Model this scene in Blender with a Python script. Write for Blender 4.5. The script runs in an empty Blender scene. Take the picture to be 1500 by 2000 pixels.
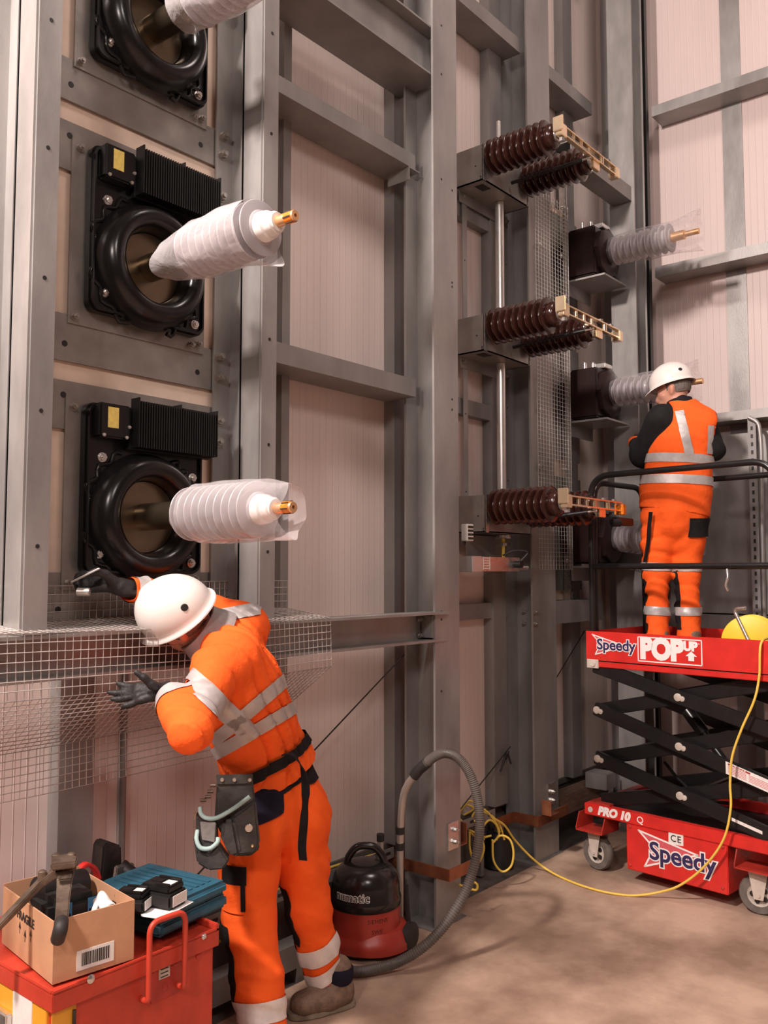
import bpy, bmesh, math, random
import numpy as np
from mathutils import Vector, Matrix, Quaternion
random.seed(7); np.random.seed(7)
S = bpy.context.scene
C = S.collection
PI = math.pi
# ---------------------------------------------------------------- camera
H = 1.7                                  # eye height, metres
F = 1727.0                               # focal length for a 1500 x 2000 picture
PITCH = math.atan2(118, 1727)
AZ = math.radians(39.75)
cam = bpy.data.cameras.new('camera'); camo = bpy.data.objects.new('camera', cam); C.objects.link(camo)
cam.sensor_fit = 'VERTICAL'; cam.sensor_height = 24.0; cam.lens = 24.0*F/2000.0
cam.clip_start = 0.05; cam.clip_end = 200
camo.location = (0, 0, H)
camo.rotation_euler = (PI/2 + PITCH, 0, AZ - PI/2)
S.camera = camo
# ---------------------------------------------------------------- world, lamps, exposure
w = bpy.data.worlds.new('world'); S.world = w; w.use_nodes = True
bg = w.node_tree.nodes['Background']; bg.inputs[0].default_value = (1.0, 0.86, 0.80, 1); bg.inputs[1].default_value = 0.035
def area(name, loc, target, size, power, col=(1, .86, .80), sy=None):
    l = bpy.data.lights.new(name, 'AREA'); l.energy = power; l.color = col
    l.shape = 'RECTANGLE'; l.size = size; l.size_y = sy or size
    o = bpy.data.objects.new(name, l); C.objects.link(o); o.location = loc
    o.rotation_euler = (Vector(target)-Vector(loc)).to_track_quat('-Z', 'Y').to_euler()
    return o
LIGHTS = [area('key_light', (-1.5, 2.1, 5.4), (3.4, 1.9, 1.2), 0.40, 500),  # work light on the left, casts the main shadows
          area('key_light', (-3.2, -0.4, 4.6), (3.5, 2.6, 1.9), 0.6, 120),  # unseen second key, added to brighten the faces turned left
          area('fill_light', (2.9, 0.2, 7.6), (3.6, 2.2, 2.6), 1.2, 105),  # high bay lamp up near the ceiling
          area('fill_light', (-0.9, -1.9, 5.2), (2.2, 2.2, 0.9), 0.9, 85)]  # unseen fill added behind the camera to brighten the bending person's back
S.view_settings.view_transform = 'Standard'; S.view_settings.look = 'None'
S.view_settings.gamma = 1.0; S.view_settings.use_curve_mapping = False
S.view_settings.exposure = 0.0
# ---------------------------------------------------------------- geometry helpers
_fw = Vector((math.cos(AZ)*math.cos(PITCH), math.sin(AZ)*math.cos(PITCH), math.sin(PITCH)))
_rt = Vector((math.sin(AZ), -math.cos(AZ), 0)); _up = _rt.cross(_fw)
def P(x, y, X=None, Y=None, Z=None, d=None):
    """the real point seen at a place of the photograph, on a plane of known position"""
    r = _fw + _rt*((x-750)/F) - _up*((y-1000)/F)
    if X is not None: t = X/r.x
    elif Y is not None: t = Y/r.y
    elif Z is not None: t = (Z-H)/r.z
    else: t = d
    return Vector((0, 0, H)) + r*t
def tag(o, label=None, cat=None, group=None, kind=None):
    if label: o['label'] = label
    if cat: o['category'] = cat
    if group: o['group'] = group
    if kind: o['kind'] = kind
    return o
def empty(name, loc, label=None, cat=None, group=None, kind=None):
    o = bpy.data.objects.new(name, None); C.objects.link(o); o.location = loc; o.empty_display_size = .1
    return tag(o, label, cat, group, kind)
def adopt(o, parent):
    if parent is not None:
        o.parent = parent
        par = parent; m = Matrix.Translation(par.location) @ par.rotation_euler.to_matrix().to_4x4() if par.parent is None else None
        if m is None:
            root = par.parent; m = Matrix.Translation(root.location) @ root.rotation_euler.to_matrix().to_4x4()
            # parts are built in world space below their thing: their own matrix is the identity there
        o.matrix_parent_inverse = m.inverted() if par.parent is None else Matrix.Identity(4)
        if par.parent is not None: o.matrix_parent_inverse = Matrix.Identity(4)
class MB:
    def __init__(s): s.v = []; s.f = []
    def add(s, vs, fs):
        n = len(s.v); s.v += [tuple(x) for x in vs]; s.f += [tuple(n+i for i in f) for f in fs]; return s
    def box(s, lo, hi, M=None):
        x0, y0, z0 = lo; x1, y1, z1 = hi
        vs = [Vector(p) for p in ((x0,y0,z0),(x1,y0,z0),(x1,y1,z0),(x0,y1,z0),(x0,y0,z1),(x1,y0,z1),(x1,y1,z1),(x0,y1,z1))]
        if M is not None: vs = [M @ p for p in vs]
        return s.add(vs, [(3,2,1,0),(4,5,6,7),(0,1,5,4),(1,2,6,5),(2,3,7,6),(3,0,4,7)])
    def cbox(s, c, size, M=None):
        h = [a/2 for a in size]
        return s.box([c[i]-h[i] for i in range(3)], [c[i]+h[i] for i in range(3)], M)
    def prism(s, pts, ext):
        ext = Vector(ext); n = len(pts); a = [Vector(p) for p in pts]; b = [p+ext for p in a]
        fs = [tuple(range(n))[::-1], tuple(range(n, 2*n))] + [(i, (i+1) % n, n+(i+1) % n, n+i) for i in range(n)]
        return s.add(a+b, fs)
    def cyl(s, p0, p1, r0, r1=None, seg=20, caps=True):
        return s.lathe([(0, r0), ((Vector(p1)-Vector(p0)).length, r0 if r1 is None else r1)], p0, Vector(p1)-Vector(p0), seg, caps)
    def lathe(s, prof, org, axis, seg=32, caps=True):
        org = Vector(org); ax = Vector(axis).normalized()
        t = Vector((0, 0, 1)) if abs(ax.z) < .9 else Vector((1, 0, 0))
        e1 = ax.cross(t).normalized(); e2 = ax.cross(e1)
        vs = []; fs = []
        for (h, r) in prof:
            for k in range(seg):
                a = 2*PI*k/seg; vs.append(org + ax*h + (e1*math.cos(a)+e2*math.sin(a))*r)
        m = len(prof)
        for i in range(m-1):
            for k in range(seg):
                k2 = (k+1) % seg; fs.append((i*seg+k, i*seg+k2, (i+1)*seg+k2, (i+1)*seg+k))
        if caps:
            fs.append(tuple(range(seg))[::-1]); fs.append(tuple((m-1)*seg+k for k in range(seg)))
        return s.add(vs, fs)
    def tube(s, pts, r, seg=10, caps=True, rs=None):
        pts = [Vector(p) for p in pts]; n = len(pts); vs = []; fs = []
        tang = [(pts[min(i+1, n-1)]-pts[max(i-1, 0)]).normalized() for i in range(n)]
        t0 = tang[0]; u = t0.orthogonal().normalized()
        for i in range(n):
            t = tang[i]
            if i: u = (u - t*u.dot(t)); u = u.normalized() if u.length > 1e-6 else t.orthogonal().normalized()
            v = t.cross(u); rr = rs[i] if rs else r
            for k in range(seg):
                a = 2*PI*k/seg; vs.append(pts[i] + (u*math.cos(a)+v*math.sin(a))*rr)
        for i in range(n-1):
            for k in range(seg):
                k2 = (k+1) % seg; fs.append((i*seg+k, i*seg+k2, (i+1)*seg+k2, (i+1)*seg+k))
        if caps: fs.append(tuple(range(seg))[::-1]); fs.append(tuple((n-1)*seg+k for k in range(seg)))
        return s.add(vs, fs)
    def build(s, name, m, parent=None, smooth=35, bevel=0, segs=2, M=None):
        me = bpy.data.meshes.new(name)
        vs = s.v if M is None else [tuple(M @ Vector(p)) for p in s.v]
        me.from_pydata(vs, [], s.f); me.validate()
        bm = bmesh.new(); bm.from_mesh(me); bmesh.ops.recalc_face_normals(bm, faces=bm.faces)
        if bevel:
            es = [e for e in bm.edges if len(e.link_faces) == 2 and e.calc_face_angle(0) > .6]
            bmesh.ops.bevel(bm, geom=es, offset=bevel, segments=segs, affect='EDGES', clamp_overlap=True)
        bm.to_mesh(me); bm.free()
        return finish(name, me, m, parent, smooth)
def finish(name, me, m, parent=None, smooth=35):
    me.polygons.foreach_set('use_smooth', [bool(smooth)]*len(me.polygons))
    if smooth and smooth < 180: me.set_sharp_from_angle(angle=math.radians(smooth))
    me.materials.append(m); me.update()
    o = bpy.data.objects.new(name, me); C.objects.link(o); adopt(o, parent)
    return o
def copy_tree(o, parent=None):
    c = o.copy(); C.objects.link(c)
    if parent is not None: c.parent = parent; c.matrix_parent_inverse = o.matrix_parent_inverse
    for ch in list(o.children): copy_tree(ch, c)
    return c
def spline(pts, n=8):
    """smooth curve through points"""
    p = [Vector(a) for a in pts]; p = [p[0]*2-p[1]] + p + [p[-1]*2-p[-2]]; out = []
    for i in range(1, len(p)-2):
        for k in range(n):
            t = k/n; a, b, c, d = p[i-1], p[i], p[i+1], p[i+2]
            out.append(.5*((2*b)+(c-a)*t+(2*a-5*b+4*c-d)*t*t+(3*b-a-3*c+d)*t**3))
    out.append(p[-2]); return out
def fillet(pts, r, n=6):
    """polyline with rounded corners"""
    pts = [Vector(p) for p in pts]; out = [pts[0]]
    for i in range(1, len(pts)-1):
        a, b, c = pts[i-1], pts[i], pts[i+1]; u = (a-b).normalized(); v = (c-b).normalized()
        rr = min(r, (a-b).length*.49, (c-b).length*.49)
        for k in range(n+1):
            t = k/n; out.append((b+u*rr)*(1-t)**2 + b*2*t*(1-t) + (b+v*rr)*t*t)
    out.append(pts[-1]); return out
# ---------------------------------------------------------------- materials
def nd(t, typ, **kw):
    n = t.nodes.new(typ)
    for k, v in kw.items(): setattr(n, k, v)
    return n
def mat(name, col, rough=.5, metal=0., var=.0, vscale=8, stretch=(1, 1, 1), bump=0., bscale=60, col2=None, spec=.5, coat=0, rvar=0, contrast=(.35, .65), bstretch=None):
    m = bpy.data.materials.new(name); m.use_nodes = True; t = m.node_tree; b = t.nodes['Principled BSDF']
    b.inputs['Base Color'].default_value = (*col, 1); b.inputs['Roughness'].default_value = rough; b.inputs['Metallic'].default_value = metal
    b.inputs['Specular IOR Level'].default_value = spec; b.inputs['Coat Weight'].default_value = coat
    tc = nd(t, 'ShaderNodeTexCoord'); mp = nd(t, 'ShaderNodeMapping'); mp.inputs['Scale'].default_value = stretch
    t.links.new(tc.outputs['Object'], mp.inputs[0])
    if var or col2 or rvar:
        no = nd(t, 'ShaderNodeTexNoise'); no.inputs['Scale'].default_value = vscale; no.inputs['Detail'].default_value = 6; no.inputs['Roughness'].default_value = .6
        t.links.new(mp.outputs[0], no.inputs[0])
        cr = nd(t, 'ShaderNodeValToRGB'); t.links.new(no.outputs[0], cr.inputs[0])
        cr.color_ramp.elements[0].position, cr.color_ramp.elements[1].position = contrast
        c2 = col2 or tuple(min(1, c*(1+var)) for c in col); c1 = col if col2 else tuple(c*(1-var) for c in col)
        cr.color_ramp.elements[0].color = (*c1, 1); cr.color_ramp.elements[1].color = (*c2, 1)
        t.links.new(cr.outputs[0], b.inputs['Base Color'])
        if rvar:
            mr = nd(t, 'ShaderNodeMapRange'); mr.inputs['To Min'].default_value = rough-rvar; mr.inputs['To Max'].default_value = rough+rvar
            mr.inputs['From Min'].default_value = .3; mr.inputs['From Max'].default_value = .7
            t.links.new(no.outputs[0], mr.inputs[0]); t.links.new(mr.outputs[0], b.inputs['Roughness'])
    if bump:
        n2 = nd(t, 'ShaderNodeTexNoise'); n2.inputs['Scale'].default_value = bscale; n2.inputs['Detail'].default_value = 4
        if bstretch:
            mp2 = nd(t, 'ShaderNodeMapping'); mp2.inputs['Scale'].default_value = bstretch
            t.links.new(tc.outputs['Object'], mp2.inputs[0]); t.links.new(mp2.outputs[0], n2.inputs[0])
        else: t.links.new(mp.outputs[0], n2.inputs[0])
        bp = nd(t, 'ShaderNodeBump'); bp.inputs['Strength'].default_value = bump; bp.inputs['Distance'].default_value = .01
        t.links.new(n2.outputs[0], bp.inputs['Height']); t.links.new(bp.outputs[0], b.inputs['Normal'])
    return m
M_ = {}
M_['galv'] = mat('galvanised_steel', (.31, .298, .289), .40, .42, .17, 5, (1, 1, .35), .04, 160, rvar=.08)
M_['galv_dull'] = mat('dull_galvanised_steel', (.27, .258, .25), .5, .4, .17, 4, (1, 1, .4), .04, 120, rvar=.08)
M_['zinc'] = mat('bright_zinc_steel', (.66, .64, .62), .28, .9, .08, 20, rvar=.05)
M_['tube_alu'] = mat('aluminium_tube', (.74, .72, .70), .33, .75, .05, 20)
M_['bolt'] = mat('bolt_steel', (.42, .39, .36), .4, .9, .15, 60)
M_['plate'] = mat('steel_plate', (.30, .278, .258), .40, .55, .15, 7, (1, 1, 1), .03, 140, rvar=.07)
M_['cream'] = mat('cream_board', (.74, .58, .47), .75, 0, .05, 12)
M_['black_gloss'] = mat('black_resin', (.010, .009, .009), .24, 0, .1, 20, spec=.35)
M_['black_matt'] = mat('black_paint', (.014, .0135, .0135), .5, 0, .2, 20)
M_['black_metal'] = mat('black_anodised', (.011, .011, .011), .42, .2, .1, 20)
M_['black_enamel'] = mat('black_enamel', (.014, .013, .013), .28, 0, .15, 15, spec=.5)
M_['bronze'] = mat('dark_brass_tube', (.20, .155, .105), .25, .9, .12, 9)
M_['silicone'] = mat('grey_silicone', (.36, .335, .35), .38, 0, .03, 12)
M_['brown'] = mat('brown_porcelain', (.030, .010, .0075), .20, 0, .15, 14, spec=.45)
M_['dark_resin'] = mat('dark_brown_resin', (.020, .010, .009), .3, 0, .12, 10, spec=.35)
M_['brass'] = mat('silvered_copper', (.88, .70, .48), .25, .9, .06, 30)
M_['stud'] = mat('copper_stud', (.85, .50, .25), .33, .75, .08, 30)
M_['tape_o'] = mat('orange_tape', (.85, .22, .015), .45, 0, .3, 70)
M_['copper'] = mat('copper_bar', (.34, .125, .062), .42, .6, .2, 14, rvar=.08)
M_['wire'] = mat('mesh_wire', (.60, .56, .53), .4, .7)
M_['red'] = mat('red_paint', (.62, .028, .022), .38, 0, .10, 10, bump=.02, bscale=80, spec=.45)
M_['red_dull'] = mat('worn_red_paint', (.42, .032, .02), .5, 0, .22, 9, bump=.04, bscale=60)
M_['red_tool'] = mat('red_steel_chest', (.50, .045, .022), .45, 0, .14, 9, bump=.03, bscale=60)
M_['yellow_paint'] = mat('yellow_paint', (.80, .37, .03), .42, 0, .10, 6)
M_['yellow'] = mat('yellow_plastic', (.85, .60, .03), .45, 0, .06, 10)
M_['cable_y'] = mat('yellow_cable', (.80, .55, .09), .5, 0, .05, 30)
M_['white'] = mat('white_print', (.84, .80, .78), .55)
M_['label_white'] = mat('white_label', (.78, .75, .72), .5, 0, .05, 40)
M_['label_yellow'] = mat('yellow_label', (.80, .62, .16), .5, 0, .1, 60)
M_['navy'] = mat('navy_print', (.03, .02, .09), .5)
M_['pinkprint'] = mat('pale_red_print', (.62, .10, .12), .5)
M_['ink'] = mat('black_ink', (.02, .018, .018), .6)
M_['helmet'] = mat('white_helmet_plastic', (.80, .74, .70), .32, 0, .02, 8, spec=.5)
M_['orange'] = mat('orange_hi_vis_fabric', (1.0, .135, .022), .8, 0, .05, 7, bump=.5, bscale=26, spec=.15)
M_['orange2'] = mat('orange_trouser_fabric', (1.0, .13, .02), .82, 0, .06, 7, bump=.55, bscale=20, spec=.15)
M_['reflect'] = mat('reflective_tape', (.50, .47, .46), .42, .25, .1, 14, bump=.15, bscale=40)
M_['reflect_w'] = mat('bright_reflective_tape', (.80, .74, .70), .45, .1, .1, 14, bump=.15, bscale=40)
M_['collar_grey'] = mat('grey_collar_cloth', (.27, .24, .235), .8, 0, .1, 30)
M_['black_cloth'] = mat('black_fabric', (.014, .013, .014), .85, 0, .2, 20, bump=.2, bscale=60, spec=.2)
M_['navy_cloth'] = mat('navy_fabric', (.012, .010, .022), .85, 0, .2, 20, bump=.2, bscale=60, spec=.2)
M_['glove'] = mat('black_glove', (.012, .011, .011), .6, 0, .2, 30, bump=.3, bscale=90)
M_['skin'] = mat('skin', (.62, .30, .21), .5, 0, .1, 9, spec=.4)
M_['hair'] = mat('grey_hair', (.17, .145, .13), .7, 0, .3, 120, (1, 1, .2), .5, 200)
M_['boot'] = mat('brown_suede', (.19, .125, .085), .8, 0, .3, 25, bump=.3, bscale=70)
M_['sole'] = mat('boot_sole', (.27, .22, .16), .7, 0, .2, 20)
M_['leather'] = mat('black_leather', (.045, .041, .038), .55, 0, .3, 18, bump=.25, bscale=50)
M_['leather_grey'] = mat('grey_suede', (.22, .20, .185), .85, 0, .2, 25, bump=.2, bscale=60)
M_['piping'] = mat('pale_teal_piping', (.36, .50, .48), .6)
M_['cardboard'] = mat('cardboard', (.52, .28, .155), .85, 0, .08, 7, bump=.08, bscale=30)
M_['cardboard_in'] = mat('cardboard_inside', (.50, .27, .16), .88, 0, .06, 9)
M_['teal'] = mat('blue_case_plastic', (.022, .105, .16), .5, 0, .1, 20, bump=.05, bscale=120)
M_['paper'] = mat('paper', (.82, .79, .78), .8)
M_['tool_steel'] = mat('worn_tool_steel', (.16, .12, .09), .45, .65, .35, 22, bump=.15, bscale=60)
M_['tool_dark'] = mat('dark_tool_steel', (.06, .055, .05), .42, .6, .35, 22, bump=.15, bscale=60)
M_['vac_red'] = mat('red_vacuum_plastic', (.36, .035, .022), .38, 0, .06, 8, spec=.5)
M_['vac_black'] = mat('black_vacuum_plastic', (.015, .013, .012), .22, 0, .1, 8, spec=.55)
M_['hose'] = mat('ribbed_grey_hose', (.115, .10, .09), .42, 0, .1, 20)
M_['wand'] = mat('grey_wand_steel', (.46, .41, .37), .38, .5, .06, 10)
M_['rubber'] = mat('grey_rubber', (.135, .115, .10), .75, 0, .2, 20, bump=.15, bscale=60)
M_['hub'] = mat('cream_hub', (.50, .44, .38), .5, 0, .15, 20)
M_['fork'] = mat('cream_fork', (.56, .49, .43), .5, 0, .12, 15)
M_['black_rubber'] = mat('black_rubber', (.02, .018, .017), .6, 0, .2, 20)
M_['timber'] = mat('dusty_timber', (.17, .105, .075), .8, 0, .3, 9, (1, 6, 6), .2, 30)
M_['green_plate'] = mat('green_grey_plate', (.20, .215, .185), .5, .3, .1, 6)
def film(name, alpha=.75, tint=(.93, .89, .90), crinkle=.55, sc=16):
    m = bpy.data.materials.new(name); m.use_nodes = True; t = m.node_tree; t.nodes.clear()
    out = nd(t, 'ShaderNodeOutputMaterial'); mix = nd(t, 'ShaderNodeMixShader'); tr = nd(t, 'ShaderNodeBsdfTransparent'); tr.inputs[0].default_value = (.98, .96, .96, 1)
    pb = nd(t, 'ShaderNodeBsdfPrincipled'); pb.inputs['Base Color'].default_value = (*tint, 1); pb.inputs['Roughness'].default_value = .10; pb.inputs['Specular IOR Level'].default_value = .9
    tc = nd(t, 'ShaderNodeTexCoord'); no = nd(t, 'ShaderNodeTexNoise'); no.inputs['Scale'].default_value = sc; no.inputs['Detail'].default_value = 3; no.inputs['Distortion'].default_value = .8
    t.links.new(tc.outputs['Object'], no.inputs[0])
    bp = nd(t, 'ShaderNodeBump'); bp.inputs['Strength'].default_value = crinkle; bp.inputs['Distance'].default_value = .02
    t.links.new(no.outputs[0], bp.inputs['Height']); t.links.new(bp.outputs[0], pb.inputs['Normal'])
    lw = nd(t, 'ShaderNodeLayerWeight'); lw.inputs[0].default_value = .5; t.links.new(bp.outputs[0], lw.inputs['Normal'])
    mr = nd(t, 'ShaderNodeMapRange'); mr.inputs['To Min'].default_value = 1-alpha; mr.inputs['To Max'].default_value = min(1, 1.45-alpha)
    pw = nd(t, 'ShaderNodeMath', operation='POWER'); pw.inputs[1].default_value = 2.6; t.links.new(lw.outputs['Facing'], pw.inputs[0]); t.links.new(pw.outputs[0], mr.inputs[0])
    t.links.new(mr.outputs[0], mix.inputs[0]); t.links.new(tr.outputs[0], mix.inputs[1]); t.links.new(pb.outputs[0], mix.inputs[2]); t.links.new(mix.outputs[0], out.inputs[0])
    return m
M_['film'] = film('clear_polythene', .86, (.86, .83, .85), .35, 15)
M_['film_thick'] = film('milky_polythene', .74, (.88, .84, .86), .6, 12)
M_['film_grey'] = film('grey_polythene', .88, (.72, .69, .71), .8, 24)
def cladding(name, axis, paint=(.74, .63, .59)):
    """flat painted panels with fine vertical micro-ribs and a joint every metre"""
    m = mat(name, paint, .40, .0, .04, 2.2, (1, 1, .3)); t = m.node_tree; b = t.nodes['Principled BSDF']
    tc = nd(t, 'ShaderNodeTexCoord'); sx = nd(t, 'ShaderNodeSeparateXYZ'); t.links.new(tc.outputs['Object'], sx.inputs[0])
    def math_(op, a, bb):
        n = nd(t, 'ShaderNodeMath', operation=op)
        for i, q in enumerate((a, bb)):
            if isinstance(q, (int, float)): n.inputs[i].default_value = q
            elif q is not None: t.links.new(q, n.inputs[i])
        return n.outputs[0]
    c = sx.outputs['X' if axis == 'x' else 'Y']
    saw = math_('FRACT', math_('MULTIPLY', c, 1/.045), None)
    tri = math_('ABSOLUTE', math_('SUBTRACT', saw, .5), None)
    step = math_('MAXIMUM', math_('SUBTRACT', 1.0, math_('MULTIPLY', tri, 14.0)), 0.0)
    bp = nd(t, 'ShaderNodeBump'); bp.inputs['Strength'].default_value = .45; bp.inputs['Distance'].default_value = .003
    t.links.new(step, bp.inputs['Height']); t.links.new(bp.outputs[0], b.inputs['Normal'])
    return m
M_['clad_x'] = cladding('panel_cladding', 'x'); M_['clad_y'] = cladding('panel_cladding_gable', 'y', (.60, .49, .465))  # same paint on both walls; gable colour toned down against its strong light
M_['floor'] = mat('dusty_concrete', (.27, .175, .125), .68, 0, 0, 1.9, (1, 1, 1), .12, 35, col2=(.56, .40, .30), contrast=(.36, .66), spec=.25)
M_['gutter'] = mat('dark_concrete', (.10, .082, .068), .85, 0, .3, 4, bump=.2, bscale=25)
M_['plinth'] = mat('plinth_concrete', (.12, .10, .085), .85, 0, .2, 4, bump=.15, bscale=25)
M_['plaster'] = mat('pale_lining', (.26, .22, .20), .8)
# ---------------------------------------------------------------- the hall
YW, XW = 2.93, 6.08                       # inner faces of the two clad walls
YF = 2.55                                 # front of the steel posts
def struct(name, mb, m, label=None): return tag(mb.build(name, m), label, None, None, 'structure')
struct('floor', MB().box((-7, -9, -.2), (XW+.3, 2.70, 0)), M_['floor'])
struct('trim_1', MB().box((-7, 2.70, -.2), (XW+.3, YW+.3, -.012)), M_['gutter'], 'dark strip of rough concrete along the foot of the wall')
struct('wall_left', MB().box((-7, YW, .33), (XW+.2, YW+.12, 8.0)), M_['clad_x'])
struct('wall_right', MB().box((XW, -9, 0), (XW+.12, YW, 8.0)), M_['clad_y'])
struct('baseboard_left', MB().box((-7, YW+.005, -.1), (XW, YW+.125, .33)).box((-7, YW-.015, .30), (XW, YW+.005, .335)), M_['plinth'])
struct('wall_back', MB().box((-7.15, -9, 0), (-7, YW+.1, 8.0)), M_['plaster'])
struct('wall_rear', MB().box((-7.15, -9.15, 0), (XW+.1, -9, 8.0)), M_['plaster'])
struct('ceiling', MB().box((-7.15, -9.15, 8.0), (XW+.2, YW+.2, 8.15)), M_['plaster'])
ZT = 7.9
def holes(mb, y, pts, r=.007):
    for (x, z) in pts: mb.cyl((x, y+.006, z), (x, y-.0012, z), r, seg=10)
# --- uprights that carry the bushing panels
def post(x0, label):
    t = empty('steel_post', (x0, YF, 1.512), label, 'steel post', 'slim galvanised posts either side of the bushing panels')
    mb = MB()
    mb.box((x0, YF, 1.51), (x0+.078, YF+.008, ZT)); mb.box((x0, YF+.008, 1.51), (x0+.008, YF+.128, ZT)); mb.box((x0, YF+.120, 1.51), (x0+.078, YF+.128, ZT))
    mb.box((x0-.008, YF+.006, 1.53), (x0+.004, YF+.012, ZT))
    mb.build('front_channel', M_['galv'], t)
    mb = MB(); mb.box((x0+.004, YF+.129, 1.51), (x0+.012, YF+.205, ZT)); mb.box((x0-.078, YF+.196, 1.51), (x0+.004, YF+.205, ZT))
    mb.box((x0-.004, YF+.128, 1.53), (x0+.006, YF+.134, ZT))
    mb.build('rear_angle', M_['galv'], t)
    hb = MB(); holes(hb, YF, [(x0+.040, z) for z in np.arange(1.78, 5, .42)] , .007); hb.build('bolt_hole', M_['black_matt'], t)
    return t
p_left = post(1.365, 'left galvanised post at the left picture edge, brightly lit on its side')
p_mid = post(2.318, 'galvanised post between the bushing panels and the first bare cladding bay')
for (zz) in (3.02, 2.93, 2.62):
    pass
def bolt_on(parent, p, r=.017, L=.028, m='bolt', name='bolt'):
    mb = MB(); p = Vector(p)
    mb.cyl(p, p+Vector((0, -.004, 0)), r*1.25, seg=18); mb.cyl(p+Vector((0, -.004, 0)), p+Vector((0, -.004-L*.6, 0)), r, seg=6); mb.cyl(p+Vector((0, -.004-L*.6, 0)), p+Vector((0, -.004-L, 0)), r*.55, seg=12)
    return mb.build(name, M_[m], parent, 30)
for (px, py) in ((435, 267), (433, 303), (431, 385), (427, 698), (427, 738), (425, 822), (424, 863)):
    bolt_on(p_mid, P(px, py, Y=YF+.196))
# --- H-section columns
def hcol(x0, x1, y0, y1, z0, label, rot=False, tf=.012, group=None):
    t = empty('steel_column', ((x0+x1)/2, (y0+y1)/2, z0), label, 'steel column', group)
    mb = MB()
    if not rot:
        mb.box((x0, y0, z0), (x1, y0+tf, ZT)); mb.box((x0, y1-tf, z0), (x1, y1, ZT)); xm = (x0+x1)/2; mb.box((xm-.005, y0+tf, z0), (xm+.005, y1-tf, ZT))
    else:
        mb.box((x0, y0, z0), (x0+tf, y1, ZT)); mb.box((x1-tf, y0, z0), (x1, y1, ZT)); ym = (y0+y1)/2; mb.box((x0+tf, ym-.005, z0), (x1-tf, ym+.005, ZT))
    mb.build('shaft', M_['galv'], t, 30)
    MB().box((x0-.03, y0-.012, z0-.011), (x1+.03, y1+.03, z0+.006)).build('base_plate', M_['galv_dull'], t)
    return t
a = P(849, 1000, Y=2.58); b = P(896, 1000, Y=2.58)
c1 = hcol(a.x, b.x, 2.58, 2.77, 0, 'galvanised H column behind the vacuum cleaner with a copper bar round its foot'); C1X = (a.x, b.x)
hb = MB()
for py in (50, 145, 350, 372, 552, 560, 780, 800, 1195, 1210, 1350, 1470):
    q = P(862 if py % 4 else 883, py, Y=2.58); holes(hb, 2.58, [(q.x, q.z)], .006)
hb.build('bolt_hole', M_['black_matt'], c1)
a = P(1041, 1200, Y=2.70); b = P(1086, 1200, Y=2.70); C2X = (a.x, b.x)
c2 = hcol(a.x, b.x, 2.70, 2.90, 0, 'galvanised H column next to the lift carrying the narrow wire mesh screen')
for (px, py) in ((1022, 1195), (1044, 1195), (1022, 1218), (1044, 1218)):
    bolt_on(c2, P(px, py, Y=2.70) if px > 1040 else P(px, py, X=(C2X[0]+C2X[1])/2-.006), .015, .02)
c3 = hcol(5.60, 5.78, 2.44, 2.62, 0, 'galvanised H column in the far corner behind the lift', True)
# cover strips of the cladding (vertical flashings)
def flash(x0, x1, label, y0=YW-.07, z0=.335, m='galv_dull'):
    t = MB().box((x0, y0, z0), (x1, YW-.001, ZT)).build('cladding_stud', M_[m]); return tag(t, label, 'wall stud', 'galvanised studs on the side wall')
def pxX(x, y, Y): return P(x, y, Y=Y).x
flash(pxX(113, 1600, 2.86), pxX(182, 1600, 2.86), 'dark wall stud behind the wire guard, above the cardboard box')
flash(pxX(553, 400, 2.86), pxX(568, 400, 2.86), 'narrow wall stud just right of the middle galvanised post')
flash(pxX(770, 500, 2.86), pxX(797, 500, 2.86), 'dark wall stud close left of the column behind the vacuum')
flash(pxX(955, 100, 2.86), pxX(978, 100, 2.86), 'wall stud left of the upright drive shaft, between the two H columns')
flash(pxX(1094, 60, 2.88), pxX(1111, 60, 2.88), 'wall stud close right of the mesh screen column')
# --- horizontal sheeting rails
def rail(x0, x1, z1, label, y0=2.71, dz=.075, dep=.20, group='sheeting rails on the side wall'):
    mb = MB(); mb.box((x0, y0, z1-dz), (x1, y0+.006, z1)); mb.box((x0, y0+.006, z1-.006), (x1, y0+dep, z1)); mb.box((x0, y0+.006, z1-dz), (x1, y0+dep, z1-dz+.006)); 
    mb.box((x0, y0+dep-.006, z1-dz+.006), (x1, y0+dep, z1-.006))
    o = mb.build('sheeting_rail', M_['galv_dull']); return tag(o, label, 'steel rail', group)
XA = 2.41
rail(XA, C1X[0]+.02, 2.677, 'lowest sheeting rail of the bare bay, level with the middle brown insulators', dz=.09)
rail(XA, C1X[0]+.02, 3.849, 'middle sheeting rail of the bare bay, running down to a short cleat')
# the big channel at the top of the bay
a = P(845, 105, Y=2.60); zt = P(848, 128, Y=2.60).z
mb = MB(); x0 = XA; x1 = C1X[0]+.085
zb = P(848, 152, Y=2.60).z
mb.box((x0, 2.66, zb), (x1, 2.668, zb+.26)); mb.box((x0, 2.595, zb), (x1, 2.66, zb+.01)); mb.box((x0, 2.595, zb+.25), (x1, 2.66, zb+.26)); mb.box((x0, 2.668, zb), (x1, 2.86, zb+.008))
tag(mb.build('steel_beam', M_['galv_dull']), 'deep channel beam high up between the middle post and the first H column', 'steel beam')
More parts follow.
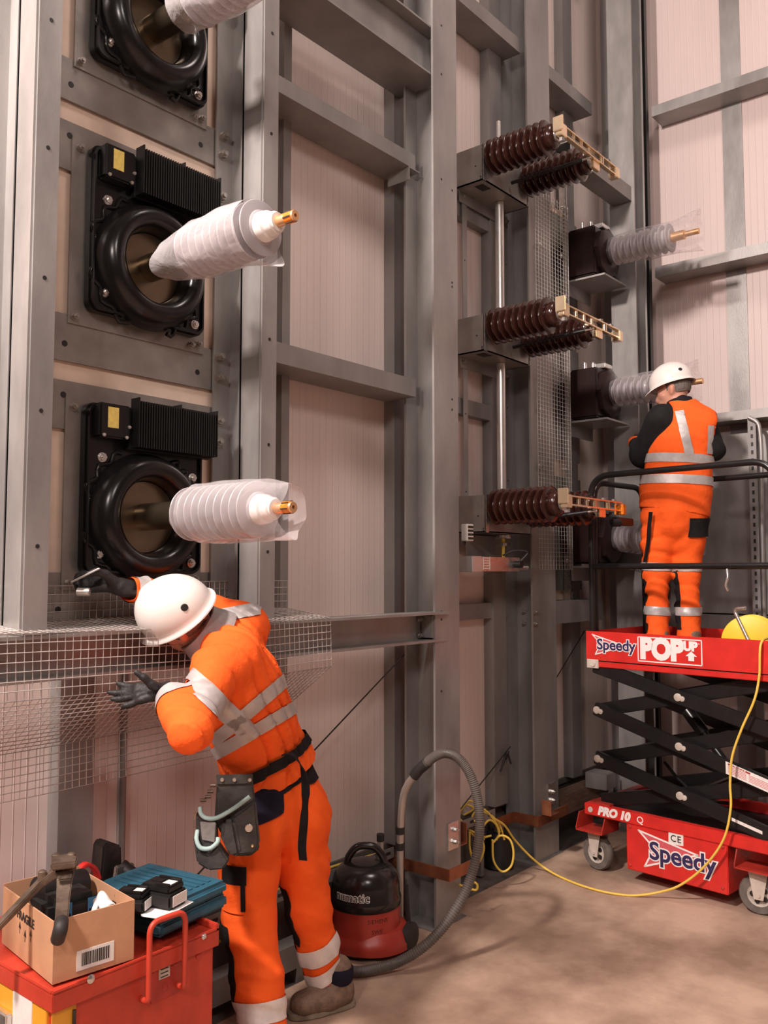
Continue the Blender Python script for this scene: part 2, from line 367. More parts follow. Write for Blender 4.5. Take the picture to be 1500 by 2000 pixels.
# cleat below the middle rail
mb = MB(); z = 3.849-.075
xc = pxX(772, 345, 2.80)
mb.box((xc, 2.71, z-.006), (xc+.09, YW-.08, z)); mb.box((xc, 2.71, z-.07), (xc+.006, YW-.08, z-.006))
tag(mb.build('cleat_angle', M_['galv']), 'short angle cleat under the middle sheeting rail beside the column', 'bracket')
for zz in (1.52, 2.70, 3.86, 5.02, 6.15):
    rail(C1X[1]+.005, C2X[0]-.005, zz, {1.52: 'low sheeting rail under the isolator drive box', 2.70: 'sheeting rail behind the isolator frame, level with the lower drive shaft', 3.86: 'sheeting rail behind the top isolator bracket', 5.02: 'sheeting rail high above the top brown insulators', 6.15: 'highest sheeting rail between the two H columns'}[zz], y0=2.872 if zz < 4 else 2.74, dz=.09, dep=.055 if zz < 4 else .18)
rail(4.74, 5.598, 4.33, 'sheeting rail right behind the top insulator blade, fixed across the corner column', y0=2.46, dz=.10, dep=.14)
for zz in (5.02, 6.15):
    rail(C2X[1]+.005, 5.598, zz, {5.02: 'sheeting rail above the top blade, ending at the corner column', 6.15: 'topmost sheeting rail left of the corner column'}[zz], y0=2.74, dz=.09, dep=.17)
rail(C2X[1]+.005, 5.598, 1.52, 'dusty low rail behind the lift guard rail', y0=2.72, dz=.14, dep=.14)
# main low beam that carries the posts
mb = MB(); zb, zt = 1.362, 1.508
mb.box((-.5, 2.66, zb), (C1X[0]+.085, 2.67, zt)); mb.box((-.5, 2.555, zt-.012), (C1X[0]+.085, 2.66, zt)); mb.box((-.5, 2.575, zb), (C1X[0]+.085, 2.66, zb+.012))
t = empty('steel_beam', (2, 2.6, zb), 'long horizontal beam behind the wire guard, running to the column behind the vacuum', 'steel beam')
mb.build('channel', M_['galv'], t)
MB().box((C1X[0]-.012, 2.59, zb+.02), (C1X[0]+.004, 2.655, zt-.02)).build('end_plate', M_['galv_dull'], t)
for dz in (.03, .11): bolt_on(t, (C1X[0]-.03, 2.655, zb+dz), .012, .02)
# --- gable wall rails and flashings
def brail(z1, label, x0=5.88, y0=-4, y1=2.42, dz=.075, dep=.19, m='galv'):
    mb = MB(); mb.box((x0, y0, z1-dz), (x0+.006, y1, z1)); mb.box((x0+.006, y0, z1-.006), (x0+dep, y1, z1)); mb.box((x0+.006, y0, z1-dz), (x0+dep, y1, z1-dz+.006))
    return tag(mb.build('sheeting_rail', M_[m]), label, 'steel rail', 'sheeting rails on the gable wall')
brail(6.20, 'topmost rail on the gable wall'); brail(5.00, 'second rail on the gable wall, level with the top of the insulators')
brail(3.835, 'third rail on the gable wall, just above the bagged bushing tip'); brail(2.755, 'rail on the gable wall at the helmet of the person on the lift', dz=.06)
brail(1.42, 'low rail on the gable wall seen between the legs on the lift', dz=.09)
ya, yb = P(1408, 200, X=XW-.02).y, P(1447, 200, X=XW-.02).y
tag(MB().box((XW-.008, yb, 0), (XW-.001, ya, ZT)).build('cover_strip', M_['galv']), 'flat vertical cover strip on the gable wall above the lift', 'cover strip')
ya = P(1264, 300, X=XW-.04).y
tag(MB().box((XW-.09, ya, 0), (XW-.001, YW-.075, ZT)).build('corner_flashing', M_['galv_dull']), 'grey corner flashing where the two clad walls meet', 'flashing')
tag(MB().box((5.83, 2.44, 0), (5.87, 2.50, ZT)).build('slim_upright', M_['black_metal']), 'slim dark upright between the corner column and the gable wall', 'steel post')
# lower metal sheet on the gable wall
tag(MB().box((5.985, -3.0, 1.43), (6.0, 2.40, 2.62)).build('sheet_panel', M_['galv']), 'bare shiny metal sheet on the gable wall behind the lift', 'metal sheet')
ya, yb = P(1462, 900, X=5.865).y, P(1500, 900, X=5.865).y
mb = MB(); mb.box((5.865, ya-.05, .1), (5.875, ya, 2.69)).box((5.875, ya-.006, .1), (5.879, ya, 2.69)).box((5.875, ya-.05, .1), (5.879, ya-.044, 2.69))
t = empty('slotted_channel', (5.87, ya, .1), 'slotted strut channel fixed upright on the gable wall at the right edge', 'strut channel'); mb.build('channel', M_['galv_dull'], t)
mb = MB()
for k in range(34): mb.box((5.8635, ya-.032, .9+k*.052), (5.8655, ya-.018, .925+k*.052))
mb.build('slots', M_['black_matt'], t)
pts = [P(1462, 815, X=5.85), P(1482, 825, X=5.85), P(1487, 870, X=5.85), P(1488, 1000, X=5.85), P(1494, 1240, X=5.85), P(1494, 1300, X=5.85)]
tag(MB().tube(fillet(pts, .08), .013).build('conduit_pipe', M_['galv']), 'thin bent conduit running down beside the slotted channel', 'conduit')
q = P(241, 1500, Y=2.915)
tag(MB().cyl((q.x, 2.915, .336), (q.x, 2.915, 1.36), .012, seg=12).build('upright_conduit', M_['galv_dull']), 'thin upright pipe on the cladding above the blue tool case', 'conduit')
mb = MB(); mb.box((1.0, 2.72, .05), (2.85, 2.725, .15)).box((1.0, 2.725, .05), (2.85, 2.80, .055)).box((1.0, 2.725, .145), (2.85, 2.80, .15)).box((1.0, 2.72, -.012), (1.06, 2.80, .05)).box((2.7, 2.72, -.012), (2.76, 2.80, .05))
tag(mb.build('floor_channel', M_['galv_dull']), 'low steel channel lying along the wall foot behind the orange trousers', 'steel channel')
# ---------------------------------------------------------------- bushing panels on the left
YB = 2.76
for k, (z0, z1, lab) in enumerate(((3.349, 3.50, 'steel cross plate just above the upper cream strip'), (3.10, 3.274, 'steel cross plate just below the upper cream strip, behind the middle bushing'),
                      (2.426, 2.59, 'steel cross plate just above the lower cream strip'), (2.19, 2.358, 'steel cross plate just below the lower cream strip, behind the bottom bushing'),
                      (1.515, 1.70, 'steel cross plate at the bottom of the bushing panels, behind the gloved hand'), (4.02, 4.19, 'steel cross plate at the top edge of the picture'))):
    t = empty('cross_plate', (1.83, YB, z0), lab, 'steel plate', 'steel cross plates between the two posts')
    MB().box((1.38, YB, z0), (2.31, YB+.012, z1)).build('plate', M_['plate'], t)
    for x in (1.60, 2.17):
        hb = MB(); holes(hb, YB, [(x, z0+.06 if k % 2 == 0 else z1-.05)], .011); hb.build('bolt_hole', M_['black_matt'], t)
tag(MB().box((1.37, YB+.014, 1.515), (2.34, YB+.03, 4.3)).build('backing_board', M_['cream']), 'cream backing board showing in strips between the steel plates', 'board')
def bag_mesh(axis_pts, radii, seg=40, rough=.012, seed=0, flare=None, closed=False):
    """loose polythene sleeve round an axis; radii may be pushed out into corners (flare)"""
    rng = random.Random(seed); ph = [rng.uniform(0, 6.3) for _ in range(8)]
    pts = [Vector(p) for p in axis_pts]; ax = (pts[-1]-pts[0]).normalized()
    e1 = ax.cross(Vector((0, 0, 1))).normalized(); e2 = ax.cross(e1)*-1
    mb = MB(); n = len(pts); vs = []; fs = []
    for i, p in enumerate(pts):
        t = i/(n-1)
        for k in range(seg):
            a = 2*PI*k/seg
            r = radii[i]*(1 + rough*6*(math.sin(3*a+ph[0]+5*t)*.35+math.sin(5*a+ph[1]-9*t)*.25+math.sin(2*a+ph[2]+13*t)*.3+math.sin(9*a+ph[3]+21*t)*.16))
            off = Vector((0, 0, 0))
            if flare:
                for (ang, amount, t0, along) in flare:
                    wgt = max(0, math.cos(a-ang))**6 * max(0, (t-t0)/(1-t0) if t0 < .9 and along >= 0 else ((t0-t)/t0 if along < 0 else 0))
                    r += amount*wgt; off += ax*(along*wgt)
            vs.append(p + (e1*math.cos(a)+e2*math.sin(a))*r + off)
    for i in range(n-1):
        for k in range(seg):
            k2 = (k+1) % seg; fs.append((i*seg+k, i*seg+k2, (i+1)*seg+k2, (i+1)*seg+k))
    mb.add(vs, fs); return mb
def sheds(mb, x, z, y0, y1, n, r, core, taper=.75):
    prof = [(0, core)]; pitch = (y0-y1)/n
    for i in range(n):
        h = i*pitch; prof += [(h+pitch*.15, core), (h+pitch*.52, r*.93), (h+pitch*.62, r*.985), (h+pitch*.70, r*1.0), (h+pitch*.76, r*.985), (h+pitch*.80, r*.93), (h+pitch*.86, core*1.1), (h+pitch, core)]
    mb.lathe(prof, (x, y0, z), (0, -1, 0), 44)
BX = 1.905
def bushing(z, label):
    t = empty('insulated_bushing', (BX, YB, z), label, 'bushing', 'black wall bushings in the left panels')
    mb = MB(); mb.box((1.607, YB-.006, z-.26), (2.195, YB, z+.40)); mb.build('mounting_plate', M_['plate'], t, 30)
    for (x, zz) in ((1.63, z-.235), (1.635, z+.37), (2.13, z-.235), (2.165, z-.225)):
        bolt_on(t, (x, YB-.006, zz), .011, .022)
    # cast base with raised rim
    mb = MB(); x0, x1, za, zb = 1.662, 2.158, z-.207, z+.39
    r = .035; pts = []
    for (cx, cz, a0) in ((x1-r, zb-r, 0), (x0+r, zb-r, 90), (x0+r, za+r, 180), (x1-r, za+r, 270)):
        for k in range(6): a = math.radians(a0+k*18); pts.append((cx+r*math.cos(a), YB-.006, cz+r*math.sin(a)))
    mb.prism(pts, (0, -.040, 0))
    base = mb.build('base_casting', M_['black_gloss'], t, 35, .006)
    mb = MB()
    inner = [(BX+(p[0]-BX)*.955, YB-.046, (z+.09)+(p[2]-z-.09)*.96) for p in pts]
    n = len(pts); outer = [(p[0]+(BX-p[0])*.02, YB-.046, p[2]+(z+.09-p[2])*.015) for p in pts]
    top_o = [(p[0], YB-.058, p[2]) for p in outer]; top_i = [(p[0], YB-.058, p[2]) for p in inner]
    vs = outer+top_o+top_i+inner; fs = []
    for j in range(3):
        for i in range(n): fs.append((j*n+i, j*n+(i+1) % n, (j+1)*n+(i+1) % n, (j+1)*n+i))
    mb.add(vs, fs); mb.build('rim', M_['black_gloss'], base, 40)
    # curling casting ribs around the ring
    for (a0, a1, rr, dz) in ((115, 165, .245, 0), (195, 250, .245, 0), (290, 335, .242, 0), (30, 62, .245, 0)):
        pp = [(BX+(rr+.012*math.sin(k*1.3))*math.cos(math.radians(a)), YB-.046, z+(rr+.012*math.sin(k*1.3))*math.sin(math.radians(a))) for k, a in enumerate(np.linspace(a0, a1, 14))]
        MB().tube(pp, .009, 8).build('casting_rib', M_['black_gloss'], base, 60)
    # ring
    prof = [(.0, .232), (.02, .228), (.045, .220), (.066, .210), (.082, .196), (.090, .180), (.089, .163), (.080, .148), (.062, .139), (.03, .135), (.008, .131), (-.002, .12)]
    MB().lathe(prof, (BX, YB-.040, z), (0, -1, 0), 72, False).build('field_ring', M_['black_gloss'], t, 50)
    MB().lathe([(0, .128), (.004, .128), (.006, .05), (.02, .05), (.30, .047), (.305, .04)], (BX, YB-.045, z), (0, -1, 0), 48).build('throat_tube', M_['bronze'], t, 40)
    # heat sink and sensor box along the top edge
    fins = MB(); xs = np.linspace(1.822, 2.172, 34)
    fins.box((1.815, YB-.075, z+.235), (2.18, YB-.047, z+.385))
    for i, x in enumerate(xs): fins.box((x-.0022, YB-.125, z+.24), (x+.0022, YB-.075, z+.405+(.012 if i in (0, 17, 33) else 0)))
    fins.build('heat_sink', M_['black_metal'], t, 0)
    bx = MB().box((1.685, YB-.095, z+.265), (1.808, YB-.046, z+.385)).build('sensor_box', M_['black_gloss'], t, 30, .006)
    MB().box((1.715, YB-.0965, z+.30), (1.757, YB-.0945, z+.372)).build('yellow_label', M_['label_yellow'], bx, 0)
    mb = MB(); mb.box((1.672, YB-.0475, z+.028), (1.713, YB-.046, z+.066)); tag(mb.build('paper_label', M_['label_white'], base, 0), 'small white sticker with grey print')
    mb = MB(); mb.box((1.672, YB-.0475, z-.018), (1.713, YB-.046, z+.024)); lb = mb.build('paper_label', M_['label_white'], base, 0)
    mb = MB()
    for j, (xa, xb, q) in enumerate(((1.678, 1.70, .058), (1.678, 1.706, .050), (1.678, 1.694, .042), (1.682, 1.703, .004))): mb.box((xa, YB-.0481, z+q-.002), (xb, YB-.0474, z+q+.002))
    mb.build('label_print', M_['ink'], base, 0)
    for (x, zz) in ((1.725, z+.20), (1.722, z-.135), (2.115, z-.165), (2.115, z+.16)): bolt_on(t, (x, YB-.046, zz), .014, .016, 'zinc')
    for (x, zz) in ((1.70, z+.262), (1.79, z+.262), (1.80, z+.30)): bolt_on(t, (x, YB-.095, zz+.01), .005, .006, 'zinc', 'screw')
    # insulator
    mb = MB(); sheds(mb, BX, z, YB-.29, YB-.665, 10, .092, .052); mb.build('insulator', M_['silicone'], t, 40)
    MB().lathe([(0, .05), (.03, .046), (.034, .038), (.062, .036), (.066, .030), (.072, .03)], (BX, YB-.665, z), (0, -1, 0), 36).build('ferrule', M_['label_white'], t, 40)
    MB().lathe([(0, .0185), (.075, .0185), (.078, .0165), (.079, .0165), (.079, .006), (.06, .005)], (BX, YB-.735, z), (0, -1, 0), 28).build('terminal_stud', M_['stud'], t, 40)
    mb = MB(); mb.lathe([(0, .0195), (.032, .0197)], (BX, YB-.775, z), (0, -1, 0), 28, False); mb.build('orange_tape', M_['tape_o'], t, 40)
    mb = MB(); 
    for a in (0.4, 1.4, 2.4, 3.4, 4.4): 
        mb.box((BX+.0197*math.cos(a)-.002, YB-.806, z+.0197*math.sin(a)-.002), (BX+.0197*math.cos(a)+.002, YB-.776, z+.0197*math.sin(a)+.002))
    mb.build('tape_marks', M_['ink'], t, 0)
    return t
bz = (3.738, 2.82, 1.900)
bushing(bz[0], 'top black bushing, cut off by the top edge of the picture')
bushing(bz[1], 'middle black bushing whose grey insulator end sticks out bare')
bushing(bz[2], 'bottom black bushing above the white helmet')
def axis(z, y0, y1, n, dz=0): return [(BX, y0+(y1-y0)*i/(n-1), z+dz*i/(n-1)) for i in range(n)]
n = 26; rad = [.075+.026*min(1, i/9) for i in range(n)]
tag(bag_mesh(axis(bz[1], YB-.20, YB-.635, n), rad, 48, .010, 3, [(-1.9, .035, .8, .07), (2.4, .06, .22, -.03), (-.6, .03, .2, -.02)]).build('plastic_sleeve', M_['film_thick'], None, 60),
    'milky plastic sleeve round the middle bushing, open at its tip', 'plastic bag', 'plastic bags on the left bushings')
tag(bag_mesh(axis(bz[0], YB-.22, YB-.80, n), rad, 44, .012, 8, [(2.4, .05, .3, -.03)]).build('plastic_sleeve', M_['film_thick'], None, 60),
    'milky plastic sleeve round the top bushing at the picture edge', 'plastic bag', 'plastic bags on the left bushings')
n = 30; rad = [.066+.036*min(1, i/6) for i in range(n)]; rad = [r - (max(0, i-22)*.0042) for i, r in enumerate(rad)]
tag(bag_mesh(axis(bz[2], YB-.275, YB-.80, n), rad, 48, .011, 5, [(.35, .045, .72, .10), (-1.2, .035, .75, .05), (1.6, -.005, .7, .02)]).build('plastic_sleeve', M_['film'], None, 60),
    'clear plastic bag round the bottom bushing with flared corners past its tip', 'plastic bag', 'plastic bags on the left bushings')
# ---------------------------------------------------------------- far bushings next to the corner column
RX, RY = 5.38, 2.87
tag(MB().box((5.03, RY, 1.58), (5.59, RY+.01, 2.34)).build('mounting_board', M_['green_plate']), 'grey-green board behind the lowest far bushing', 'board')
tag(MB().box((5.03, RY, 2.46), (5.59, RY+.01, 3.24)).build('mounting_board', M_['galv_dull']), 'grey board behind the middle far bushing', 'board')
tag(MB().box((5.03, RY, 3.34), (5.59, RY+.01, 4.15)).build('mounting_board', M_['green_plate']), 'grey board behind the topmost far bushing', 'board')
tag(MB().box((5.03, RY+.012, 1.5), (5.59, RY+.02, 4.2)).build('backing_board', M_['cream']), 'pale strip board between the grey boards of the far bushings', 'board')
tag(MB().box((5.33, RY-.05, 1.52), (5.345, RY-.005, 4.6)).box((5.40, RY-.03, 1.52), (5.408, RY-.005, 4.6)).build('conduit_strip', M_['zinc']), 'thin bright upright strips beside the far bushings', 'metal strip')
def far_bushing(z, label):
    RY = 2.755
    t = empty('insulated_bushing', (RX, RY, z), label, 'bushing', 'brown block bushings beside the corner column')
    mb = MB(); mb.box((RX-.15, RY-.20, z-.17), (RX+.15, RY, z+.16)); mb.box((RX-.10, RY, z-.10), (RX+.10, RY+.114, z+.10)); mb.build('resin_block', M_['dark_resin'], t, 30, .012)
    mb = MB(); mb.lathe([(0, .165), (.012, .168), (.03, .165), (.045, .14), (.05, .07)], (RX, RY-.20, z), (0, -1, 0), 8); mb.build('flange', M_['dark_resin'], t, 30)
    mb = MB(); mb.box((RX-.16, RY-.27, z-.195), (RX+.17, RY, z-.183)); mb.box((RX-.16, RY-.006, z-.28), (RX+.17, RY, z-.195)); mb.build('shelf_bracket', M_['galv'], t, 30)
    mb = MB(); mb.box((RX-.05, RY-.21, z+.17), (RX+.06, RY-.13, z+.20)); MB().cyl((RX-.12, RY-.1, z+.16), (RX-.12, RY-.1, z+.20), .012).build('terminal_pin', M_['zinc'], t, 30); MB().cyl((RX-.12, RY-.16, z+.16), (RX-.12, RY-.16, z+.19), .012).build('terminal_pin', M_['zinc'], t, 30); mb.build('terminal_clamp', M_['zinc'], t, 30, .004)
    mb = MB(); sheds(mb, RX, z, RY-.25, RY-.66, 9, .092, .055); mb.build('insulator', M_['silicone'], t, 40)
    MB().lathe([(0, .03), (.08, .03), (.085, .018), (.17, .018)], (RX, RY-.66, z), (0, -1, 0), 24).build('terminal_stud', M_['stud'], t, 40)
    return t
rz = (3.82, 2.875, 1.925); RYF = 2.755
labs = ('topmost far bushing with its bagged tip against the pink cladding', 'middle far bushing behind the helmet of the person on the lift', 'lowest far bushing behind the lift guard rail')
for z, l in zip(rz, labs): far_bushing(z, l)
n = 26
for z, l, sd, r0 in ((rz[0], 'crumpled clear plastic bag round the topmost far bushing, past its tip', 11, .10), (rz[1], 'clear plastic bag round the middle far bushing, ending at the helmet', 14, .102), (rz[2], 'clear plastic bag round the lowest far bushing behind the guard rail', 17, .102)):
    rad = [.08+(r0-.08)*min(1, i/4) for i in range(n)]
    tag(bag_mesh([(RX, RYF-.225-(.56 if sd != 11 else .60)*i/(n-1), z) for i in range(n)], rad, 40, .016 if sd != 11 else .024, sd, [(1.2, .03, .75, .03), (-1.9, .02, .75, .02)]).build('plastic_sleeve', M_['film_grey'], None, 60), l, 'plastic bag', 'plastic bags on the far bushings')
# ---------------------------------------------------------------- isolator poles between the two H columns
IX, IY, DX = 4.135, 2.66, .39
def porcelain(x, z, parent):
    L = .43; n = 9; prof = [(0, .062)]; pitch = (L-.05)/n
    for i in range(n):
        h = i*pitch; R = .099
        prof += [(h+pitch*.08, .06), (h+pitch*.35, R*.80), (h+pitch*.60, R*.97), (h+pitch*.74, R), (h+pitch*.84, R*.96), (h+pitch*.90, R*.80), (h+pitch*.97, .062)]
    prof += [(L-.035, .07), (L-.01, .064), (L, .045)]
    o = MB().lathe(prof, (x, IY, z), (0, -1, 0), 48).build('insulator', M_['brown'], parent, 50)
    MB().cyl((x, IY-L, z), (x, IY-L-.012, z), .04, seg=24).build('end_cap', M_['zinc'], o, 30)
    return o
def pole(z, label, third=False):
    t = empty('isolator_pole', (IX+DX/2, IY, z), label, 'isolator', 'brown insulator poles of the isolator')
    x0, x1 = IX-.065, IX+DX+.02; zb, zt = z-.14, z+.065
    mb = MB()
    mb.box((x0, IY, zb), (x0+.008, IY+.185, zt)); mb.box((x0, IY, zb), (x1, IY+.006, zt-.0)); mb.box((x0, IY-.0, zb), (x1+.02, IY+.185, zb+.006)); mb.box((x0+.008, IY+.006, zt-.006), (x1, IY+.185, zt))
    mb.box((x1+.012, IY, zb), (x1+.02, IY+.185, zb+.03))
    br = mb.build('bracket', M_['plate'], t, 30)  # shiny galvanised sheet; its dark reflections are put into the darker colour
    mb = MB(); mb.box((x0+.05, IY+.035, zb-.002), (x0+.13, IY+.09, zb)); mb.build('slot', M_['black_matt'], br, 0)
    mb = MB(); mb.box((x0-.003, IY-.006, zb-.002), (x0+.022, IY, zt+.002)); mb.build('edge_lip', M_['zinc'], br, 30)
    for (dy, dz) in ((.05, .09), (.015, .02), (.015, .008)): MB().cyl((x0, IY+dy, zb+dz), (x0-.004, IY+dy, zb+dz), .004, seg=8).build('rivet', M_['black_matt'], br, 30)
    porcelain(IX, z, t); porcelain(IX+DX, z, t)
    # contact assembly: fork on the near insulator, twin blade to the far one
    yt = IY-.445
    mb = MB(); mb.box((IX-.045, yt-.035, z-.025), (IX+.02, yt, z+.045)); mb.box((IX-.055, yt-.05, z-.005), (IX-.045, yt+.01, z+.075)); fk = mb.build('contact_fork', M_['brass'], t, 30, .003)
    for q in (z+.05, z-.03): MB().cyl((IX-.01, yt-.02, q), (IX-.01, yt-.02, q+(.02 if q > z else -.02)), .016, seg=6).build('fork_nut', M_['zinc'], fk, 30)
    mb = MB()
    for dz in (.038, -.008): mb.box((IX, yt-.032, z+dz-.004), (IX+DX+.24, yt-.004, z+dz+.004))
    bl = mb.build('twin_blade', M_['brass'], t, 30, .0015)
    for xx in (.03, .12, .21, .30, .46): MB().cyl((IX+xx, yt-.018, z-.008), (IX+xx, yt-.018, z+.038), .011 if xx < .4 else .016, seg=14).build('spacer', M_['brass'], bl, 40)
    for xx in (.42, .55): MB().cyl((IX+xx, yt-.018, z+.042), (IX+xx, yt-.018, z+.055), .015, seg=6).build('blade_nut', M_['zinc'], bl, 30)
    mb = MB(); MB().box((IX+DX-.03, yt-.02, z-.055), (IX+DX+.05, yt+.005, z-.012)).build('blade_seat', M_['brass'], t, 30, .003); mb.box((IX+DX+.22, yt-.045, z-.03), (IX+DX+.26, yt+.01, z+.03)); tag(mb.build('jaw_contact', M_['tape_o'] if third else M_['brass'], t, 30, .003), 'orange jaw contact' if third else None)
    # pull rod
    a = Vector((IX+DX*.52, IY-.02, z-.075)); b = Vector((IX+DX*.75, IY-.43, z-.03))
    MB().tube([a, b], .011, 10).build('pull_rod', M_['black_metal'], t, 40)
    mb = MB()
    for i in range(1, 9): 
        p = a.lerp(b, i*.06+.1); mb.lathe([(0, .008), (.004, .026), (.009, .026), (.013, .008)], p, b-a, 16)
    mb.build('rod_sheds', M_['dark_resin'], t, 40)
    MB().tube([b, b+(b-a).normalized()*.05], .006, 8).build('rod_end', M_['zinc'], t, 40)
    return t
iz = (4.045, 3.07, 2.06)
pole(iz[0], 'top pole of the isolator, two ribbed brown insulators joined by a bright blade')
pole(iz[1], 'middle pole of the isolator, two ribbed brown insulators with a bright blade')
p3 = pole(iz[2], 'bottom pole of the isolator just above the drive box, with an orange blade end', True)
mb = MB(); e = Vector((IX+DX+.16, IY-.46, iz[2]-.06)); mb.box((e.x, e.y-.03, e.z-.03), (e.x+.2, e.y+.03, e.z+.012)); mb.cyl((e.x-.03, e.y, e.z-.02), (e.x+.02, e.y-.03, e.z-.02), .022)
mb.build('earthing_clamp', M_['black_metal'], p3, 30, .004)
# frame of flat bars
fx0, fx1 = P(902, 600, Y=2.865).x, P(990, 600, Y=2.865).x
zlo, zhi = iz[2]-.10, iz[0]+.02
t = empty('isolator_rack', (fx0, 2.86, zlo), 'flat bar frame behind the three brown insulator poles', 'steel frame')
MB().box((fx0, 2.857, zlo), (fx0+.045, 2.863, zhi)).build('side_bar', M_['galv'], t); MB().box((fx1-.045, 2.857, zlo), (fx1, 2.863, zhi)).build('side_bar', M_['galv'], t)
for zz in iz: 
    MB().box((fx0-.03, 2.853, zz-.20), (fx1, 2.857, zz-.13)).build('cross_bar', M_['galv_dull'], t)
    bolt_on(t, (fx0-.005, 2.853, zz-.165), .011, .015); bolt_on(t, (fx1-.02, 2.853, zz-.165), .011, .015)
hb = MB(); 
for zz in np.arange(zlo+.2, zhi, .45): holes(hb, 2.857, [(fx0+.02, zz), (fx1-.02, zz+.1)], .005)
hb.build('bolt_hole', M_['black_matt'], t)
sx = P(977, 600, Y=2.76).x
t = empty('drive_shaft', (sx, 2.76, iz[2]+.07), 'bright upright drive shaft running through the isolator brackets', 'shaft')
MB().cyl((sx, 2.76, iz[2]+.067), (sx, 2.76, iz[1]-.142), .026, seg=24).build('lower_tube', M_['tube_alu'], t); MB().cyl((sx, 2.76, iz[1]+.067), (sx, 2.76, iz[0]-.142), .026, seg=24).build('upper_tube', M_['tube_alu'], t)
MB().cyl((sx, 2.76, iz[0]+.067), (sx, 2.76, iz[0]+.36), .012, seg=16).build('top_rod', M_['tube_alu'], t)
# drive box
x0, x1 = P(900, 1100, Y=2.72).x, P(1012, 1100, Y=2.66).x; zt, zb = P(960, 1088, Y=2.66).z, P(960, 1116, Y=2.66).z
t = empty('drive_box', ((x0+x1)/2, 2.66, zb), 'long low metal drive box below the lowest insulator pole', 'motor drive')
MB().box((x0, 2.645, zb), (x1, 2.80, zt)).build('housing', M_['zinc'], t, 30, .004)
MB().box((x0-.006, 2.64, zb-.003), (x0+.09, 2.80, zt+.003)).build('end_cover', M_['tube_alu'], t, 30, .004)
mb = MB(); q = P(951, 1100, Y=2.643)
for k in range(5): mb.box((q.x-.03, 2.6435, q.z-.03+k*.014), (q.x+.03, 2.645, q.z-.026+k*.014))
mb.box((q.x-.034, 2.6435, q.z-.036), (q.x-.030, 2.645, q.z+.036)); mb.box((q.x+.030, 2.6435, q.z-.036), (q.x+.034, 2.645, q.z+.036)); mb.build('rating_label', M_['label_white'], t, 0)
MB().cyl((x1-.06, 2.645, (zt+zb)/2), (x1-.06, 2.60, (zt+zb)/2), .02).build('cable_gland', M_['black_metal'], t, 40)
MB().cyl((x1-.02, 2.63, zb+.02), (x1+.05, 2.63, zb+.02), .012).build('bolt', M_['zinc'], t, 40)
MB().tube(spline([(x1-.06, 2.605, zt-.02), (x1-.03, 2.58, zt+.03), (x1-.12, 2.62, zt+.035), (x1-.16, 2.66, zt+.01)]), .006).build('cable', M_['black_rubber'], t, 60)
q = P(983, 1062, Y=2.75)
t2 = empty('coupling_rod', (q.x, 2.75, zt), 'short pale coupling rod between the drive box and the lowest pole', 'rod')
MB().cyl((q.x, 2.75, zt), (q.x, 2.75, iz[2]-.142), .010, seg=14).build('rod', M_['cable_y'], t2); mb = MB(); mb.cyl((q.x, 2.75, zt+.07), (q.x, 2.75, zt+.085), .024, seg=6).cyl((q.x, 2.75, iz[2]-.165), (q.x, 2.75, iz[2]-.145), .045, seg=20); mb.build('coupling', M_['zinc'], t2)
a, b = P(912, 1040, Y=2.82), P(1000, 1080, Y=2.82)
tag(MB().prism([(a.x, 2.82, iz[2]-.15), (b.x, 2.82, iz[2]-.15), (b.x-.12, 2.82, zt), (a.x, 2.82, zt)], (0, .008, 0)).build('gusset_sheet', M_['galv_dull']), 'thin sheet between the drive box and the lowest pole', 'metal sheet')
a = P(919, 1038, Y=2.64); t = empty('terminal_block', (a.x, 2.65, a.z-.04), 'small white terminal block left of the coupling rod', 'terminal block')
MB().box((a.x-.03, 2.64, a.z-.05), (a.x+.03, 2.68, a.z+.04)).build('body', M_['label_white'], t, 30, .003)
mb = MB()
for i in range(4): mb.box((a.x-.024, 2.638, a.z-.042+i*.02), (a.x+.024, 2.6395, a.z-.03+i*.02))
mb.build('terminals', M_['tool_dark'], t, 0)
# narrow mesh screen on the second column
x0, x1 = P(1049, 700, Y=2.685).x, P(1113, 700, Y=2.685).x; zt, zb = P(1060, 372, Y=2.685).z, P(1080, 1112, Y=2.685).z
t = empty('mesh_screen', (x0, 2.685, zb), 'narrow upright wire mesh screen fixed on the second H column', 'wire mesh')
mb = MB()
for x in np.linspace(x0, x1, 13): mb.box((x-.0014, 2.684, zb), (x+.0014, 2.687, zt))
for z in np.arange(zb, zt+.001, .0265): mb.box((x0, 2.6868, z-.0014), (x1, 2.6895, z+.0014))
mb.build('mesh', M_['wire'], t, 0)
for (px, py) in ((1054, 478), (1053, 584), (1097, 404), (1096, 500), (1056, 800), (1104, 917), (1054, 910), (1107, 1095)): 
    q = P(px, py, Y=2.684); MB().lathe([(0, .016), (.003, .016), (.004, .009), (.012, .008)], (q.x, 2.684, q.z), (0, -1, 0), 14).build('washer_screw', M_['zinc'], t, 40)
MB().box((x1-.045, 2.692, zb), (x1+.01, 2.699, zt)).build('back_strip', M_['galv'], t, 0)
